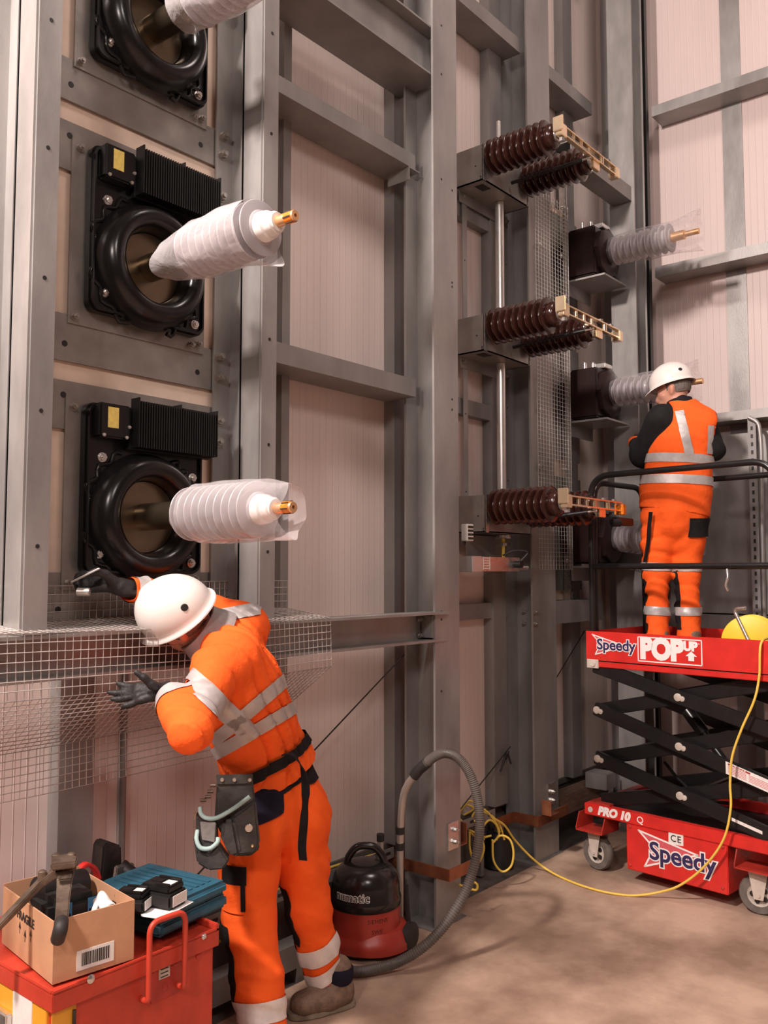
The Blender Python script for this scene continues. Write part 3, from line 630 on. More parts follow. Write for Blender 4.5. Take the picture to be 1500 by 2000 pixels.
# ---------------------------------------------------------------- bent wire mesh guard below the bushings
prof = [(2.735, 1.66), (2.735, 1.545), (2.478, 1.515), (2.478, 1.322), (2.735, 1.135), (2.735, .985)]
t = empty('wire_guard', (1.6, 2.5, 1.3), 'bent wire mesh guard laid over the long low beam under the bushings', 'wire mesh')
mb = MB(); xs = np.arange(.55, 2.652, .0262); r = .0011
def wirebox(a, b):
    a = Vector(a); b = Vector(b); d = (b-a).normalized(); u = d.orthogonal().normalized(); v = d.cross(u)
    vs = [a+u*r+v*r, a-u*r+v*r, a-u*r-v*r, a+u*r-v*r, b+u*r+v*r, b-u*r+v*r, b-u*r-v*r, b+u*r-v*r]
    mb.add(vs, [(0, 1, 5, 4), (1, 2, 6, 5), (2, 3, 7, 6), (3, 0, 4, 7)])
def wob(x, y, z): return (x, y + .006*math.sin(x*5+z*9), z + .006*math.sin(x*3.1+y*7) + .012*math.sin(x*1.7)*(2.735-y))
for x in xs:
    for (p, q) in zip(prof, prof[1:]): wirebox(wob(x, *p), wob(x, *q))
for (p, q) in zip(prof, prof[1:]):
    L = math.hypot(q[0]-p[0], q[1]-p[1]); n = max(1, int(round(L/.0262)))
    for i in range(n+1):
        f = i/n; y = p[0]+(q[0]-p[0])*f; z = p[1]+(q[1]-p[1])*f
        for xa, xb in zip(xs[::4], list(xs[4::4])+[xs[-1]]): wirebox(wob(xa, y-.002, z), wob(xb, y-.002, z))
mb.build('mesh', M_['wire'], t, 0)
# ---------------------------------------------------------------- red scissor lift
LA = math.radians(84)
LU = Vector((-math.cos(LA), -math.sin(LA), 0)); LN = Vector((math.sin(LA), -math.cos(LA), 0))
LO = P(1224, 1697, Z=.075); LO.z = 0
LM = Matrix(((LU.x, LN.x, 0, LO.x), (LU.y, LN.y, 0, LO.y), (0, 0, 1, 0), (0, 0, 0, 1)))   # lift space: along, depth, height
def PF(px, py, dep=0):
    """along / height on the lift's front face"""
    r = P(px, py, d=1)-Vector((0, 0, H)); o = Vector((0, 0, H)); t = (LO+LN*dep-o).dot(LN)/r.dot(LN); p = o+r*t
    return ((p-LO).dot(LU), p.z)
def L3(s, dep, z): return LM @ Vector((s, dep, z))
lift = empty('scissor_lift', LO, 'red scissor lift with black scissor arms that a person stands on', 'scissor lift')
sl = PF(1141, 1567)[0]; zbt = PF(1141, 1567)[1]; zbb = PF(1141, 1589)[1]
sb0, sb1 = PF(1224, 1697)[0], PF(1421, 1700)[0]; LW = .74; sr = sl+1.17
cs = PF(1326, 1450)[0]; spl = PF(1166, 1430)[0]; spr = 2*cs-spl
sp0 = PF(1145, 1265)[0]; zpt = PF(1145, 1232)[1]; zpb = PF(1146, 1301)[1]; zpg = PF(1146, 1288)[1]; sp1 = sp0+1.25
print('lift', sl, zbt, zbb, sb0, sb1, cs, spl, spr, sp0, zpt, zpb, 'z', PF(1164, 1388), PF(1164, 1483), PF(1329, 1459), PF(1330, 1560), PF(1321, 1356))
def lb(lo, hi, name, m, parent=None, bevel=0, smooth=30): return MB().box(lo, hi, LM).build(name, M_[m], parent if parent is not None else lift, smooth, bevel)
# chassis
ch = lb((sl, 0, zbb), (sr, .05, zbt), 'chassis_beam', 'red', None, .004)
ch2 = lb((sl, LW-.05, zbb), (sr, LW, zbt), 'chassis_beam', 'red', None, .004)
lb((sl, .05, zbb), (sl+.05, LW-.05, zbt), 'end_beam', 'red_dull'); lb((sl+.05, .05, zbb), (sr, LW-.05, zbb+.012), 'chassis_floor', 'black_matt'); lb((sr-.05, .05, zbb), (sr, LW-.05, zbt), 'end_beam', 'red_dull')
lb((sl+.07, .012, zbt), (sl+.16, .05, zbt+.012), 'hinge_plate', 'red_dull')
box = lb((sb0, .004, .075), (sb1, LW-.06, zbb), 'battery_box', 'red', None, .004)
for (a, b) in ((1230, 1615), (1230, 1690), (1411, 1655), (1411, 1735)):
    s, z = PF(a, b); MB().lathe([(0, .009), (.004, .008), (.006, .004)], L3(s, .004, z), -LN, 14).build('screw_head', M_['red_dull'], box, 40)
s, z = PF(1153, 1581); MB().lathe([(0, .016), (.003, .015)], L3(s, 0, z), -LN, 18).build('pivot_cap', M_['fork'], lift, 40)
# castors
def castor(s, dep, turn, r=.098, sgn=1):
    c = L3(s, dep, r); a = Vector((math.sin(turn), -math.cos(turn), 0)); a = (-LN).lerp(a, 0) if False else Matrix.Rotation(turn, 3, 'Z') @ (-LN); f = a.cross(Vector((0, 0, 1)))
    MB().lathe([(-.022, r*.6), (-.024, r*.93), (-.014, r), (.014, r), (.024, r*.93), (.022, r*.6)], c, a, 40, False).build('tyre', M_['rubber'], lift, 40)
    hub = MB().lathe([(-.02, r*.18), (-.018, r*.2), (-.012, r*.5), (-.02, r*.62), (.02, r*.62), (.012, r*.5), (.018, r*.2), (.02, r*.18)], c, a, 36).build('wheel_hub', M_['hub'], lift, 40)
    mb = MB()
    for k in range(5):
        an = 2*PI*k/5; d = f*math.cos(an)+Vector((0, 0, 1))*math.sin(an); q = c+d*r*.34+a*.0165
        mb.cyl(q, q+a*.004, .013, seg=10)
    mb.build('hub_recess', M_['black_matt'], hub, 0)
    fk = MB(); top = r+.125
    for sd in (-1, 1):
        o = a*(.036*sd); w0, w1 = .048, .022
        pts = [c+o+f*-w0+Vector((0, 0, top-r)), c+o+f*w0+Vector((0, 0, top-r)), c+o+f*w1+Vector((0, 0, -.02)), c+o+f*-w1+Vector((0, 0, -.02))]
        fk.prism(pts, a*(.004*sd))
    R = Matrix((( f.x, a.x, 0, c.x), (f.y, a.y, 0, c.y), (0, 0, 1, 0), (0, 0, 0, 1)))
    fk.box((-.05, -.042, top-.004), (.05, .042, top+.004), R); fk.cyl(c-a*.045, c+a*.045, .009, seg=12)
    fk.build('castor_fork', M_['fork'], lift, 30)
    return top
sc, _ = PF(1168, 1675, .08); top = castor(sc, .085, math.radians(-8))
sc2, _ = PF(1484, 1757, .08); castor(sc2, .085, math.radians(12)); castor(sc, LW-.09, .5); castor(sc2, LW-.09, -.3)
for (sa, d0) in ((sc, .0), (sc2, .0), (sc, LW-.17), (sc2, LW-.17)):
    mb = MB(); zt = zbb; zl = top+.002
    for s_ in (-.085, .085): mb.prism([L3(sa+s_, d0+.16, zt), L3(sa+s_, d0+.02, zt), L3(sa+s_, d0-.015, zl+.02), L3(sa+s_, d0-.015, zl), L3(sa+s_, d0+.16, zl)], LU*.005)
    mb.box((sa-.085, d0-.015, zl), (sa+.09, d0+.16, zl+.006), LM); mb.build('castor_bracket', M_['red_dull'], lift, 30)
# scissor arms
zL = [zpb-.005, PF(1164, 1388)[1], PF(1164, 1483)[1], PF(1190, 1572)[1]]
def arm(s0, z0, s1, z1, dep, hgt=.075, th=.028, name='scissor_arm'):
    a = Vector((s0, dep, z0)); b = Vector((s1, dep, z1)); d = (b-a).normalized(); n = Vector((-d.z, 0, d.x)); 
    pts = [a-d*.03+n*hgt/2, b+d*.03+n*hgt/2, b+d*.03-n*hgt/2, a-d*.03-n*hgt/2]
    mb = MB(); mb.prism([LM @ p for p in pts], LN*th)
    return mb.build(name, M_['black_enamel'], lift, 30, .004)
arms = []
for dbase in (0, 1):
    d_o, d_i = (.015, .075) if dbase == 0 else (LW-.045, LW-.105)
    for k in range(3):
        ar = arm(spl, zL[k], spr, zL[k+1], d_o); arms.append(ar); ar2 = arm(spl, zL[k+1], spr, zL[k], d_i)
        if dbase == 0:
            cz = (zL[k]+zL[k+1])/2
            for (s_, z_) in [(cs, cz)] + ([(spl, zL[k])] if k else []) + ([(spr, zL[k])] if k else []):
                mb = MB(); d = Vector((spr-spl, 0, zL[k+1]-zL[k])).normalized()
                q0 = LM @ Vector((s_, .015, z_)); dv = LM.to_3x3() @ d; up_ = dv.cross(-LN)
                mb.lathe([(0, .021), (.006, .021), (.008, .016)], q0-dv*.008, -LN, 20); mb.lathe([(0, .014), (.0055, .014), (.007, .01)], q0+dv*.018, -LN, 16)
                mb.build('pivot_cap', M_['hub'], ar, 40)
for k in range(1, 3):
    for s_ in (spl, spr): MB().cyl(L3(s_, .02, zL[k]), L3(s_, LW-.02, zL[k]), .02, seg=16).build('cross_tube', M_['black_enamel'], lift, 40)
for k in range(3): MB().cyl(L3(cs, .02, (zL[k]+zL[k+1])/2), L3(cs, LW-.02, (zL[k]+zL[k+1])/2), .018, seg=16).build('cross_tube', M_['black_enamel'], lift, 40)
a, b = L3(spl+.36, LW*.5, zL[1]+.0), L3(cs+.16, LW*.45, zL[2]-.05)
mb = MB(); mb.cyl(a, a.lerp(b, .35), .036, seg=20).cyl(a.lerp(b, .3), b, .022, seg=20); mb.build('lift_cylinder', M_['black_enamel'], lift, 40)
mb = MB(); mb.tube(spline([L3(spl+.25, .3, zL[2]-.02), L3(spl+.35, .28, zL[2]-.10), L3(cs, .25, zL[2]-.17), L3(cs+.15, .25, zL[2]-.17)]), .009); mb.build('hydraulic_hose', M_['black_enamel'], lift, 60)
# deck
dk = lb((sp0, 0, zpg), (sp1, .006, zpt), 'toe_board', 'red', None)
lb((sp0, LW-.006, zpg), (sp1, LW, zpt), 'toe_board', 'red', None); lb((sp0, .006, zpg), (sp0+.006, LW-.006, zpt), 'toe_board', 'red', None); lb((sp1-.006, .006, zpg), (sp1, LW-.006, zpt), 'toe_board', 'red', None)
ZDECK = zpb+.03
lb((sp0+.006, .052, ZDECK-.012), (sp1-.006, LW-.052, ZDECK), 'deck_floor', 'tool_dark', None)
lb((sp0+.001, .006, zpb), (sp1-.001, .05, zpg-.006), 'deck_beam', 'red', None, .003); lb((sp0+.001, LW-.05, zpb), (sp1-.001, LW-.006, zpg-.006), 'deck_beam', 'red'); lb((sp0+.001, .008, zpg-.007), (sp1-.001, .05, zpg), 'deck_joint', 'black_matt')
s, z = PF(1157, 1296); mb = MB(); mb.box((s-.035, -.004, z-.025), (s+.04, .006, z+.025), LM); mb.lathe([(0, .02), (.007, .016)], L3(s+.005, -.004, z), -LN, 16); mb.build('lock_plate', M_['fork'], lift, 30, .002)
# guard rails
zr = .5*(PF(1262, 915)[1]+PF(1480, 905)[1]); zm = PF(1200, 1106)[1]; s0 = PF(1151, 1150)[0]; s1 = sp1-.03; tr = .0175
dr = .03; dR = LW-.06
print('rail', zr, zm, s0, 'deck', ZDECK)
MB().tube(fillet([L3(s0, dr, zpg), L3(s0, dr, zr), L3(PF(1497, 910)[0]+.03, dr, zr), L3(PF(1497, 910)[0]+.03, dr, zpg)], .13, 10), tr, 14).build('guard_rail', M_['black_enamel'], lift, 60)
MB().tube([L3(s0, dr, zm), L3(s1, dr, zm)], tr*.95, 12).build('mid_rail', M_['black_enamel'], lift, 60)
MB().tube(fillet([L3(s0+.01, dR, zpg), L3(s0+.01, dR, zr), L3(s1, dR, zr), L3(s1, dR, zpg)], .13, 10), tr, 14).build('guard_rail', M_['black_enamel'], lift, 60)
MB().tube(fillet([L3(s0-.005, dr+.04, zpg), L3(s0-.005, dr+.04, zr-.03), L3(s0-.005, dR-.04, zr-.03), L3(s0-.005, dR-.04, zpg)], .12, 10), tr, 14).build('guard_rail', M_['black_enamel'], lift, 60)
MB().tube([L3(s0+.01, dR, zm), L3(s1, dR, zm)], tr*.95, 12).build('mid_rail', M_['black_enamel'], lift, 60)
s, z = PF(1420, 1112, dr); mb = MB(); mb.tube(spline([L3(s, dr, z), L3(s+.008, dr-.012, z-.04), L3(s-.005, dr-.012, z-.08), L3(s, dr, z-.11)], 4), .008, 8, True); mb.build('gate_pin', M_['zinc'], lift, 60)
# lettering
FONT_CACHE = {}
def text_mesh(body, size, off=0., ext=.0006, shear=0., sx=1., space=1.):
    cu = bpy.data.curves.new('t', 'FONT'); cu.body = body; cu.size = size; cu.offset = off; cu.extrude = ext; cu.shear = shear; cu.align_x = 'CENTER'; cu.align_y = 'CENTER'; cu.resolution_u = 4; cu.space_character = space
    o = bpy.data.objects.new('t', cu); C.objects.link(o); dg = bpy.context.evaluated_depsgraph_get(); dg.update()
    me = bpy.data.meshes.new_from_object(o.evaluated_get(dg)); bpy.data.objects.remove(o); bpy.data.curves.remove(cu)
    if sx != 1.:
        for v in me.vertices: v.co.x *= sx
    return me
def text_at(body, size, org, ex, ey, m, parent, name='lettering', **k):
    me = text_mesh(body, size, **k); ex = Vector(ex).normalized(); ey = Vector(ey).normalized(); ez = ex.cross(ey); org = Vector(org)
    for v in me.vertices: v.co = org + ex*v.co.x + ey*v.co.y + ez*v.co.z
    return finish(name, me, M_[m], parent, 0)
UPV = Vector((0, 0, 1))
def poly(pts, off, th, name, m, parent): return MB().prism([L3(s, off, z) for (s, z) in pts], -LN*th).build(name, M_[m], parent, 0)
def outline(pts, off, wd, name, m, parent):
    mb = MB(); n = len(pts)
    for i in range(n):
        a = Vector((pts[i][0], 0, pts[i][1])); b = Vector((pts[(i+1) % n][0], 0, pts[(i+1) % n][1])); d = (b-a).normalized()*wd/2; nn = Vector((-d.z, 0, d.x))
        mb.prism([LM @ (p+Vector((0, off, 0))) for p in (a-d+nn, b+d+nn, b+d-nn, a-d-nn)], -LN*.0008)
    return mb.build(name, M_[m], parent, 0)
def logo(p_tip, p_top, p_notch, p_bot, p_txt, size, face, parent):
    A_ = [PF(*q) for q in (p_top, p_tip, p_bot, p_notch)]
    poly(A_, face-.0003, .0008, 'logo_fill', 'pinkprint', parent); outline(A_, face-.0012, size*.07, 'logo_outline', 'white', parent)
    s, z = PF(*p_txt)
    text_at('Speedy', size, L3(s, face-.0022, z), LU, UPV, 'white', parent, off=size*.075, ext=.0004, space=1.0); text_at('Speedy', size, L3(s, face-.0034, z), LU, UPV, 'navy', parent, off=size*.022, ext=.0004)
logo((1222, 1262), (1157, 1239), (1173, 1257), (1163, 1278), (1203, 1261), .085, 0, dk)
logo((1362, 1671), (1247, 1622), (1277, 1657), (1259, 1692), (1331, 1677), .130, .004, box)
q = [PF(*p) for p in ((1246, 1243), (1370, 1249), (1370, 1296), (1246, 1286))]
q = [(q[0][0], zpt-.018), (q[1][0], zpt-.018), (q[1][0], zpg+.016), (q[0][0], zpg+.016)]
outline(q, -.0004, .006, 'sign_border', 'white', dk)
zc = (zpt+zpg)/2; w_ = q[1][0]-q[0][0]
text_at('POP', .15, L3(q[0][0]+w_*.375, -.001, zc), LU, UPV, 'white', dk, off=.0105, sx=.90); text_at('UP', .064, L3(q[0][0]+w_*.83, -.001, zc+.028), LU, UPV, 'white', dk, off=.0042, sx=.98)
ax_ = q[0][0]+w_*.84
poly([(ax_, zc+.004), (ax_-.032, zc-.022), (ax_-.016, zc-.022), (ax_-.016, zc-.046), (ax_+.016, zc-.046), (ax_+.016, zc-.022), (ax_+.032, zc-.022)], -.0004, .0009, 'arrow_mark', 'white', dk)
text_at('R', .012, L3(q[1][0]-.014, -.001, zc+.045), LU, UPV, 'white', dk)
s, z = PF(1198, 1592); text_at('PRO 10', .062, L3(s, -.001, (zbt+zbb)/2+.002), LU, UPV, 'white', ch, off=.0042, shear=.25); text_at('Q', .05, L3(s+.165, -.001, (zbt+zbb)/2), LU, UPV, 'white', ch, off=.0004)
q = [PF(*p) for p in ((1305, 1625.5), (1334, 1631), (1334, 1653), (1305, 1648))]; poly(q, .004, .0008, 'approval_label', 'label_white', box)
text_at('CE', .048, L3(sum(a[0] for a in q)/4, .0022, sum(a[1] for a in q)/4), LU, UPV, 'ink', box, off=.0002, space=1.15)
# labels on the arms
def arm_label(k, px0, px1, hgt, m='label_white', lines=True):
    s_a, s_b = PF(px0, 1500)[0], PF(px1, 1500)[0]; sl_ = (zL[k+1]-zL[k])/(spr-spl)
    zf = lambda s_: zL[k]+(s_-spl)*sl_
    c = [(s_a, zf(s_a)+hgt/2), (s_b, zf(s_b)+hgt/2), (s_b, zf(s_b)-hgt/2), (s_a, zf(s_a)-hgt/2)]; o = poly(c, .0145, .0008, 'warning_label', m, arms[k])
    if lines:
        mb = MB()
        for r_ in range(5):
            for (f0, f1) in ((.05, .42), (.47, .93)):
                a = s_a+(s_b-s_a)*f0; b = s_a+(s_b-s_a)*f1; zz = .28-.12*r_-.1
                mb.prism([L3(a, .0135, zf(a)+hgt*(zz+.02)), L3(b, .0135, zf(b)+hgt*(zz+.02)), L3(b, .0135, zf(b)+hgt*(zz-.02)), L3(a, .0135, zf(a)+hgt*(zz-.02))], -LN*.0003)
        mb.build('label_print', M_['pinkprint'], arms[k], 0)
        a = s_a+(s_b-s_a)*.05; b = s_a+(s_b-s_a)*.5
        poly([(a, zf(a)+hgt*.42), (b, zf(b)+hgt*.42), (b, zf(b)+hgt*.28), (a, zf(a)+hgt*.28)], .0135, .0004, 'warning_band', 'red_dull', arms[k])
        text_at('DANGER', .018, L3((a+b)/2, .0128, zf((a+b)/2)+hgt*.35), LU+UPV*sl_, UPV, 'white', arms[k])
arm_label(1, 1415, 1512, .062); arm_label(2, 1424, 1483, .016, lines=False)
# ---------------------------------------------------------------- cable reel on the deck
s, z = PF(1466, 1262, .14); rc = L3(s, .14, z); rr = .142; ra = (-LN*.96+LU*.28).normalized()
rc.z = max(rc.z, ZDECK+rr+.004)
reel = empty('cable_reel', rc-UPV*rr, 'yellow cable reel with a steel crank standing on the lift deck', 'cable reel')
MB().lathe([(0, .02), (0, rr-.006), (.004, rr), (.012, rr), (.016, rr-.006), (.016, .02)], rc, ra, 56).build('front_flange', M_['yellow'], reel, 40)
MB().lathe([(0, .02), (0, rr-.006), (.004, rr), (.012, rr), (.016, rr-.006), (.016, .02)], rc-ra*.11, ra, 56).build('rear_flange', M_['yellow'], reel, 40)
MB().lathe([(0, .10), (.02, .115), (.05, .12), (.08, .115), (.094, .10)], rc-ra*.094, ra, 40).build('wound_cable', M_['cable_y'], reel, 60)
h0 = rc+ra*.03; dv = (-LU*.42+UPV*.9).normalized()
MB().tube(fillet([h0, h0+dv*.19, h0+dv*.19+LU*.065+UPV*.008], .025), .010, 12).build('crank', M_['zinc'], reel, 60)
cab = [rc-ra*.03+LU*.12+UPV*.03, L3(PF(1489, 1255)[0], -.012, PF(1489, 1255)[1])]
for (px, py, dep) in ((1483, 1320, -.02), (1473, 1368, -.035), (1448, 1425, -.045), (1430, 1478, -.05), (1426, 1530, -.05), (1427, 1580, -.055), (1413, 1640, -.065), (1376, 1692, -.07), (1330, 1728, -.085), (1290, 1742, -.10)):
    s, z = PF(px, py, dep); cab.append(L3(s, dep, max(z, .012)))
for (px, py) in ((1240, 1749), (1190, 1744), (1140, 1731), (1095, 1713)): cab.append(P(px, py, Z=.008 if px < 1300 else (.03 if px > 1320 else .012)))
cab += [P(1062, 1694, d=5.02), P(1035, 1672, d=4.98), P(1005, 1640, d=4.93), P(985, 1612, d=4.88), P(962, 1597, d=4.86)]
tag(MB().tube(spline(cab, 10), .0062, 10).build('extension_cable', M_['cable_y'], None, 60), 'yellow cable hanging from the reel on the lift and running over the floor', 'cable')
# ---------------------------------------------------------------- red and yellow chest with tools, bottom left
ZC = .60
ca = P(103, 1939, Z=ZC); cb = P(418, 1807, Z=ZC)
CX0, CY0 = ca.x, ca.y; CX1 = CX0 + (cb-ca).length; CD = .62
chest = empty('steel_chest', ((CX0+CX1)/2, CY0+CD/2, 0), 'red steel chest with a yellow end panel, under the cardboard box', 'site chest')
MB().box((CX0+.012, CY0+.012, .05), (CX1-.012, CY0+CD, ZC-.055)).build('body', M_['red_tool'], chest, 30, .004)
MB().box((CX0, CY0, ZC-.055), (CX1, CY0+CD+.01, ZC-.008)).box((CX0, CY0, ZC-.008), (CX1, CY0+.008, ZC)).box((CX1-.012, CY0, ZC-.008), (CX1, CY0+CD+.01, ZC+.012)).box((CX0, CY0+.008, ZC-.008), (CX0+.008, CY0+CD+.01, ZC)).build('lid', M_['red_tool'], chest, 30, .002)
MB().box((CX0+.004, CY0+.035, .06), (CX0+.014, CY0+CD-.02, ZC-.058)).build('end_panel', M_['yellow_paint'], chest, 30, .002)
MB().box((CX0+.006, CY0+.010, .06), (CX0+.075, CY0+.0135, ZC-.058)).build('corner_panel', M_['yellow_paint'], chest, 30)
q = P(12, 1945, X=CX0+.003); q2 = P(62, 1945, X=CX0+.003)
a, b = P(27, 1908, X=CX0+.003), P(63, 1965, X=CX0+.003)
tag(MB().box((CX0+.002, b.y, a.z-.14), (CX0+.0042, a.y, a.z)).build('notice', M_['label_white'], chest, 0), 'blank white label')
lt = P(12, 1988, X=CX0); MB().box((CX0-.016, lt.y-.03, lt.z-.05), (CX0+.004, lt.y+.06, lt.z+.02)).build('latch', M_['zinc'], chest, 30, .004)
MB().cyl((CX0+.068, CY0+.006, ZC-.07), (CX0+.068, CY0+.006, .1), .005, seg=10).build('hinge_pin', M_['tool_dark'], chest, 40)
y_ = CY0-.022
h = [P(290, 1958, Y=y_), P(301, 1816, Y=y_), P(328, 1788, Y=y_), P(357, 1810, Y=y_), P(360, 1930, Y=y_)]
hz = max(h[1].z, h[3].z)-.0; xm0, xm1 = h[0].x, h[4].x
pts = fillet([Vector((xm0, CY0+.01, h[0].z)), Vector((xm0, y_, h[0].z)), Vector((xm0, y_, h[2].z-.004)), Vector((xm1, y_, h[2].z-.004)), Vector((xm1, y_, h[4].z)), Vector((xm1, CY0+.01, h[4].z))], .035, 8)
MB().tube(pts, .0085, 12).build('lifting_handle', M_['red_tool'], chest, 60)
a, b = P(296, 1880, Y=CY0+.01), P(354, 1935, Y=CY0+.01)
rp = MB().box((a.x, CY0+.0095, b.z), (b.x, CY0+.0125, a.z+.01)).build('recess_plate', M_['red_dull'], chest, 0)
a, b = P(311, 1884, Y=CY0+.008), P(332, 1906, Y=CY0+.008)
nl = MB().box((a.x, CY0+.0085, b.z), (b.x, CY0+.0096, a.z)).build('rating_plate', M_['hub'], chest, 0)
mb = MB()
for k in range(4): mb.box((a.x+.006, CY0+.008, a.z-.008-k*.011), (b.x-.006, CY0+.0086, a.z-.005-k*.011))
mb.build('plate_print', M_['ink'], nl, 0)
for (px, py, r, m) in ((345, 1882, .011, 'red_dull'), (301, 1899, .009, 'red_dull'), (322, 1928, .010, 'red_dull'), (177, 1912, .012, 'zinc'), (398, 1829, .009, 'zinc'), (392, 1868, .010, 'red_dull')):
    q = P(px, py, Y=CY0-.0 if py < 1880 or px < 200 else CY0+.01); MB().lathe([(0, r), (.003, r), (.007, r*.5)], (q.x, CY0+(.0 if q.z > ZC-.055 else .012), q.z), (0, -1, 0), 16).build('screw', M_[m], chest, 40)
# cardboard box
za = ZC; ba = P(102, 1924, Z=za); bd = P(261, 1873, Z=za)-ba; bl = P(15, 1838, Z=za)-ba
bd.z = bl.z = 0; bu = bd.normalized(); bv = Vector((-bu.y, bu.x, 0)); BL = bd.length; BD = min(bl.length, .42); BH = .165
BM = Matrix(((bu.x, bv.x, 0, ba.x), (bu.y, bv.y, 0, ba.y), (0, 0, 1, za), (0, 0, 0, 1)))
cbx = empty('cardboard_box', ba, 'open cardboard box marked FRAGILE full of tools on the red chest', 'cardboard box')
mb = MB(); th = .004
mb.box((0, 0, 0), (BL, th, BH), BM).box((0, BD-th, 0), (BL, BD, BH+.006), BM).box((0, th, 0), (th, BD-th, BH-.002), BM).box((BL-th, th, 0), (BL, BD-th, BH), BM).box((th, th, 0), (BL-th, BD-th, th), BM)
mb.build('carton', M_['cardboard'], cbx, 0)
MB().box((BL*.28, -.0012, .015), (BL*.74, 0, .068), BM).build('barcode_label', M_['label_white'], cbx, 0)
mb = MB(); x = BL*.34; rng = random.Random(3)
while x < BL*.68:
    w_ = rng.choice((.0012, .0022, .0035)); mb.box((x, -.002, .026), (x+w_, -.0012, .060), BM); x += w_+rng.choice((.0015, .0025))
mb.build('barcode', M_['ink'], cbx, 0)
bm3 = BM.to_3x3()
text_at('FRAGILE', .034, BM @ Vector((-.0012, BD*.52, .118)), -bv, UPV, 'ink', cbx, ext=.0003, off=.001)
mb = MB()
for k in range(3):
    yy = BD*.52-(k-1)*.04; mb.prism([BM @ Vector((-.0006, yy-.008, .07+.012*abs(k-1))), BM @ Vector((-.0006, yy+.008, .07+.012*abs(k-1))), BM @ Vector((-.0006, yy, .088+.012*abs(k-1)))], -bu*.0006); mb.box((-.0012, yy-.001, .055+.012*abs(k-1)), (-.0006, yy+.001, .072+.012*abs(k-1)), BM)
mb.build('fragile_marks', M_['ink'], cbx, 0)
def B3(a, b, c): return BM @ Vector((a, b, c))
# hydraulic tool in the box
t = empty('crimping_press', B3(BL*.5, BD*.5, th), 'black tool with blue labels lying inside the cardboard box', 'power tool')
MB().box((BL*.16, BD*.30, .006), (BL*.80, BD*.72, .172), BM).build('body', M_['black_matt'], t, 40, .02, )
MB().cyl(B3(BL*.22, BD*.66, .165), B3(BL*.85, BD*.72, .150), .045, seg=24).build('cylinder', M_['black_metal'], t, 40)
for (x_, d_) in ((.22, .012), (.62, .012)):
    mb = MB(); mb.box((BL*x_, BD*.30-.0015, .095), (BL*(x_+.2), BD*.30-.0005, .162), BM); fr = mb.build('blue_label', mat('blue_print', (.06, .22, .42), .5) if 'blue' not in M_ else M_['blue'], t, 0)
    MB().box((BL*(x_+.015), BD*.30-.0024, .106), (BL*(x_+.185), BD*.30-.0015, .132), BM).build('label_panel', M_['black_matt'], fr, 0)
    MB().lathe([(0, .009), (.003, .008)], B3(BL*(x_+.1), BD*.30-.0015, .148), -bv, 12).build('label_screw', M_['hub'], fr, 40)
# cloth
cl = MB(); vs = []; fs = []; n = 14
for i in range(n):
    for j in range(n):
        u_, v_ = i/(n-1), j/(n-1); vs.append(B3(BL*(.60+.34*u_), .008+BD*.20*v_, .135+.035*math.sin(u_*5+v_*3)*math.sin(v_*4+.5)+.02*(1-abs(2*u_-1))))
for i in range(n-1):
    for j in range(n-1): fs.append((i*n+j, i*n+j+1, (i+1)*n+j+1, (i+1)*n+j))
cl.add(vs, fs); o = cl.build('rag', M_['paper'], None, 60); sm = o.modifiers.new('thick', 'SOLIDIFY'); sm.thickness = .006; tag(o, 'crumpled white rag at the front corner inside the cardboard box', 'rag')
# lever cutter laid over the box
def taper_bar(mb, pts, ws, hs):
    pts = [Vector(p) for p in pts]; vs = []; fs = []
    for i, p in enumerate(pts):
        t_ = (pts[min(i+1, len(pts)-1)]-pts[max(i-1, 0)]).normalized(); s_ = t_.cross(UPV).normalized(); u_ = s_.cross(t_)
        for (a, b) in ((-1, -1), (1, -1), (1, 1), (-1, 1)): vs.append(p+s_*(a*ws[i]/2)+u_*(b*hs[i]/2))
    for i in range(len(pts)-1):
        for k in range(4): fs.append((i*4+k, i*4+(k+1) % 4, (i+1)*4+(k+1) % 4, (i+1)*4+k))
    fs += [(3, 2, 1, 0), tuple((len(pts)-1)*4+k for k in range(4))]; return mb.add(vs, fs)
cut = empty('bolt_cutter', B3(BL*.4, BD*.5, BH), 'worn long-handled cutter lying across the top of the cardboard box', 'bolt cutter')
def bp(px, py, h): return P(px, py, Z=ZC+h)
MB().prism([bp(98, 1702, .27), bp(150, 1696, .27), bp(152, 1686, .27), bp(135, 1680, .27), bp(105, 1684, .27)], (0, 0, .02)).build('jaw', M_['tool_steel'], cut, 30, .004)
MB().prism([bp(96, 1712, .235), bp(148, 1706, .235), bp(150, 1692, .25), bp(100, 1696, .25)], (0, 0, .02)).build('jaw_plate', M_['tool_steel'], cut, 30, .004)
for (px, py) in ((108, 1689), (139, 1687), (82, 1722), (130, 1718)): 
    q = bp(px, py, .262 if py < 1700 else .225); MB().lathe([(0, .012), (.028, .012), (.032, .007)], q, UPV, 14).build('pivot_bolt', M_['tool_steel'], cut, 40)
mb = MB(); taper_bar(mb, [bp(112, 1702, .25), bp(82, 1722, .225), bp(50, 1754, .19), bp(0, 1806, .145), bp(-40, 1846, .11)], [.045, .038, .026, .024, .024], [.022, .02, .018, .016, .016]); mb.build('handle', M_['tool_steel'], cut, 30, .003)
mb = MB(); taper_bar(mb, [bp(128, 1702, .25), bp(126, 1722, .225), bp(123, 1760, .19), bp(120, 1802, .172)], [.05, .042, .036, .034], [.022, .02, .018, .016]); h2 = mb.build('handle', M_['tool_steel'], cut, 30, .003)
q0, q1 = bp(120, 1800, .172), P(113, 1836, Y=CY0-.01)
MB().tube(spline([q0, bp(118, 1815, .165), bp(113, 1834, .13)], 5), .019, 12, rs=None).build('grip', M_['black_rubber'], h2, 60)
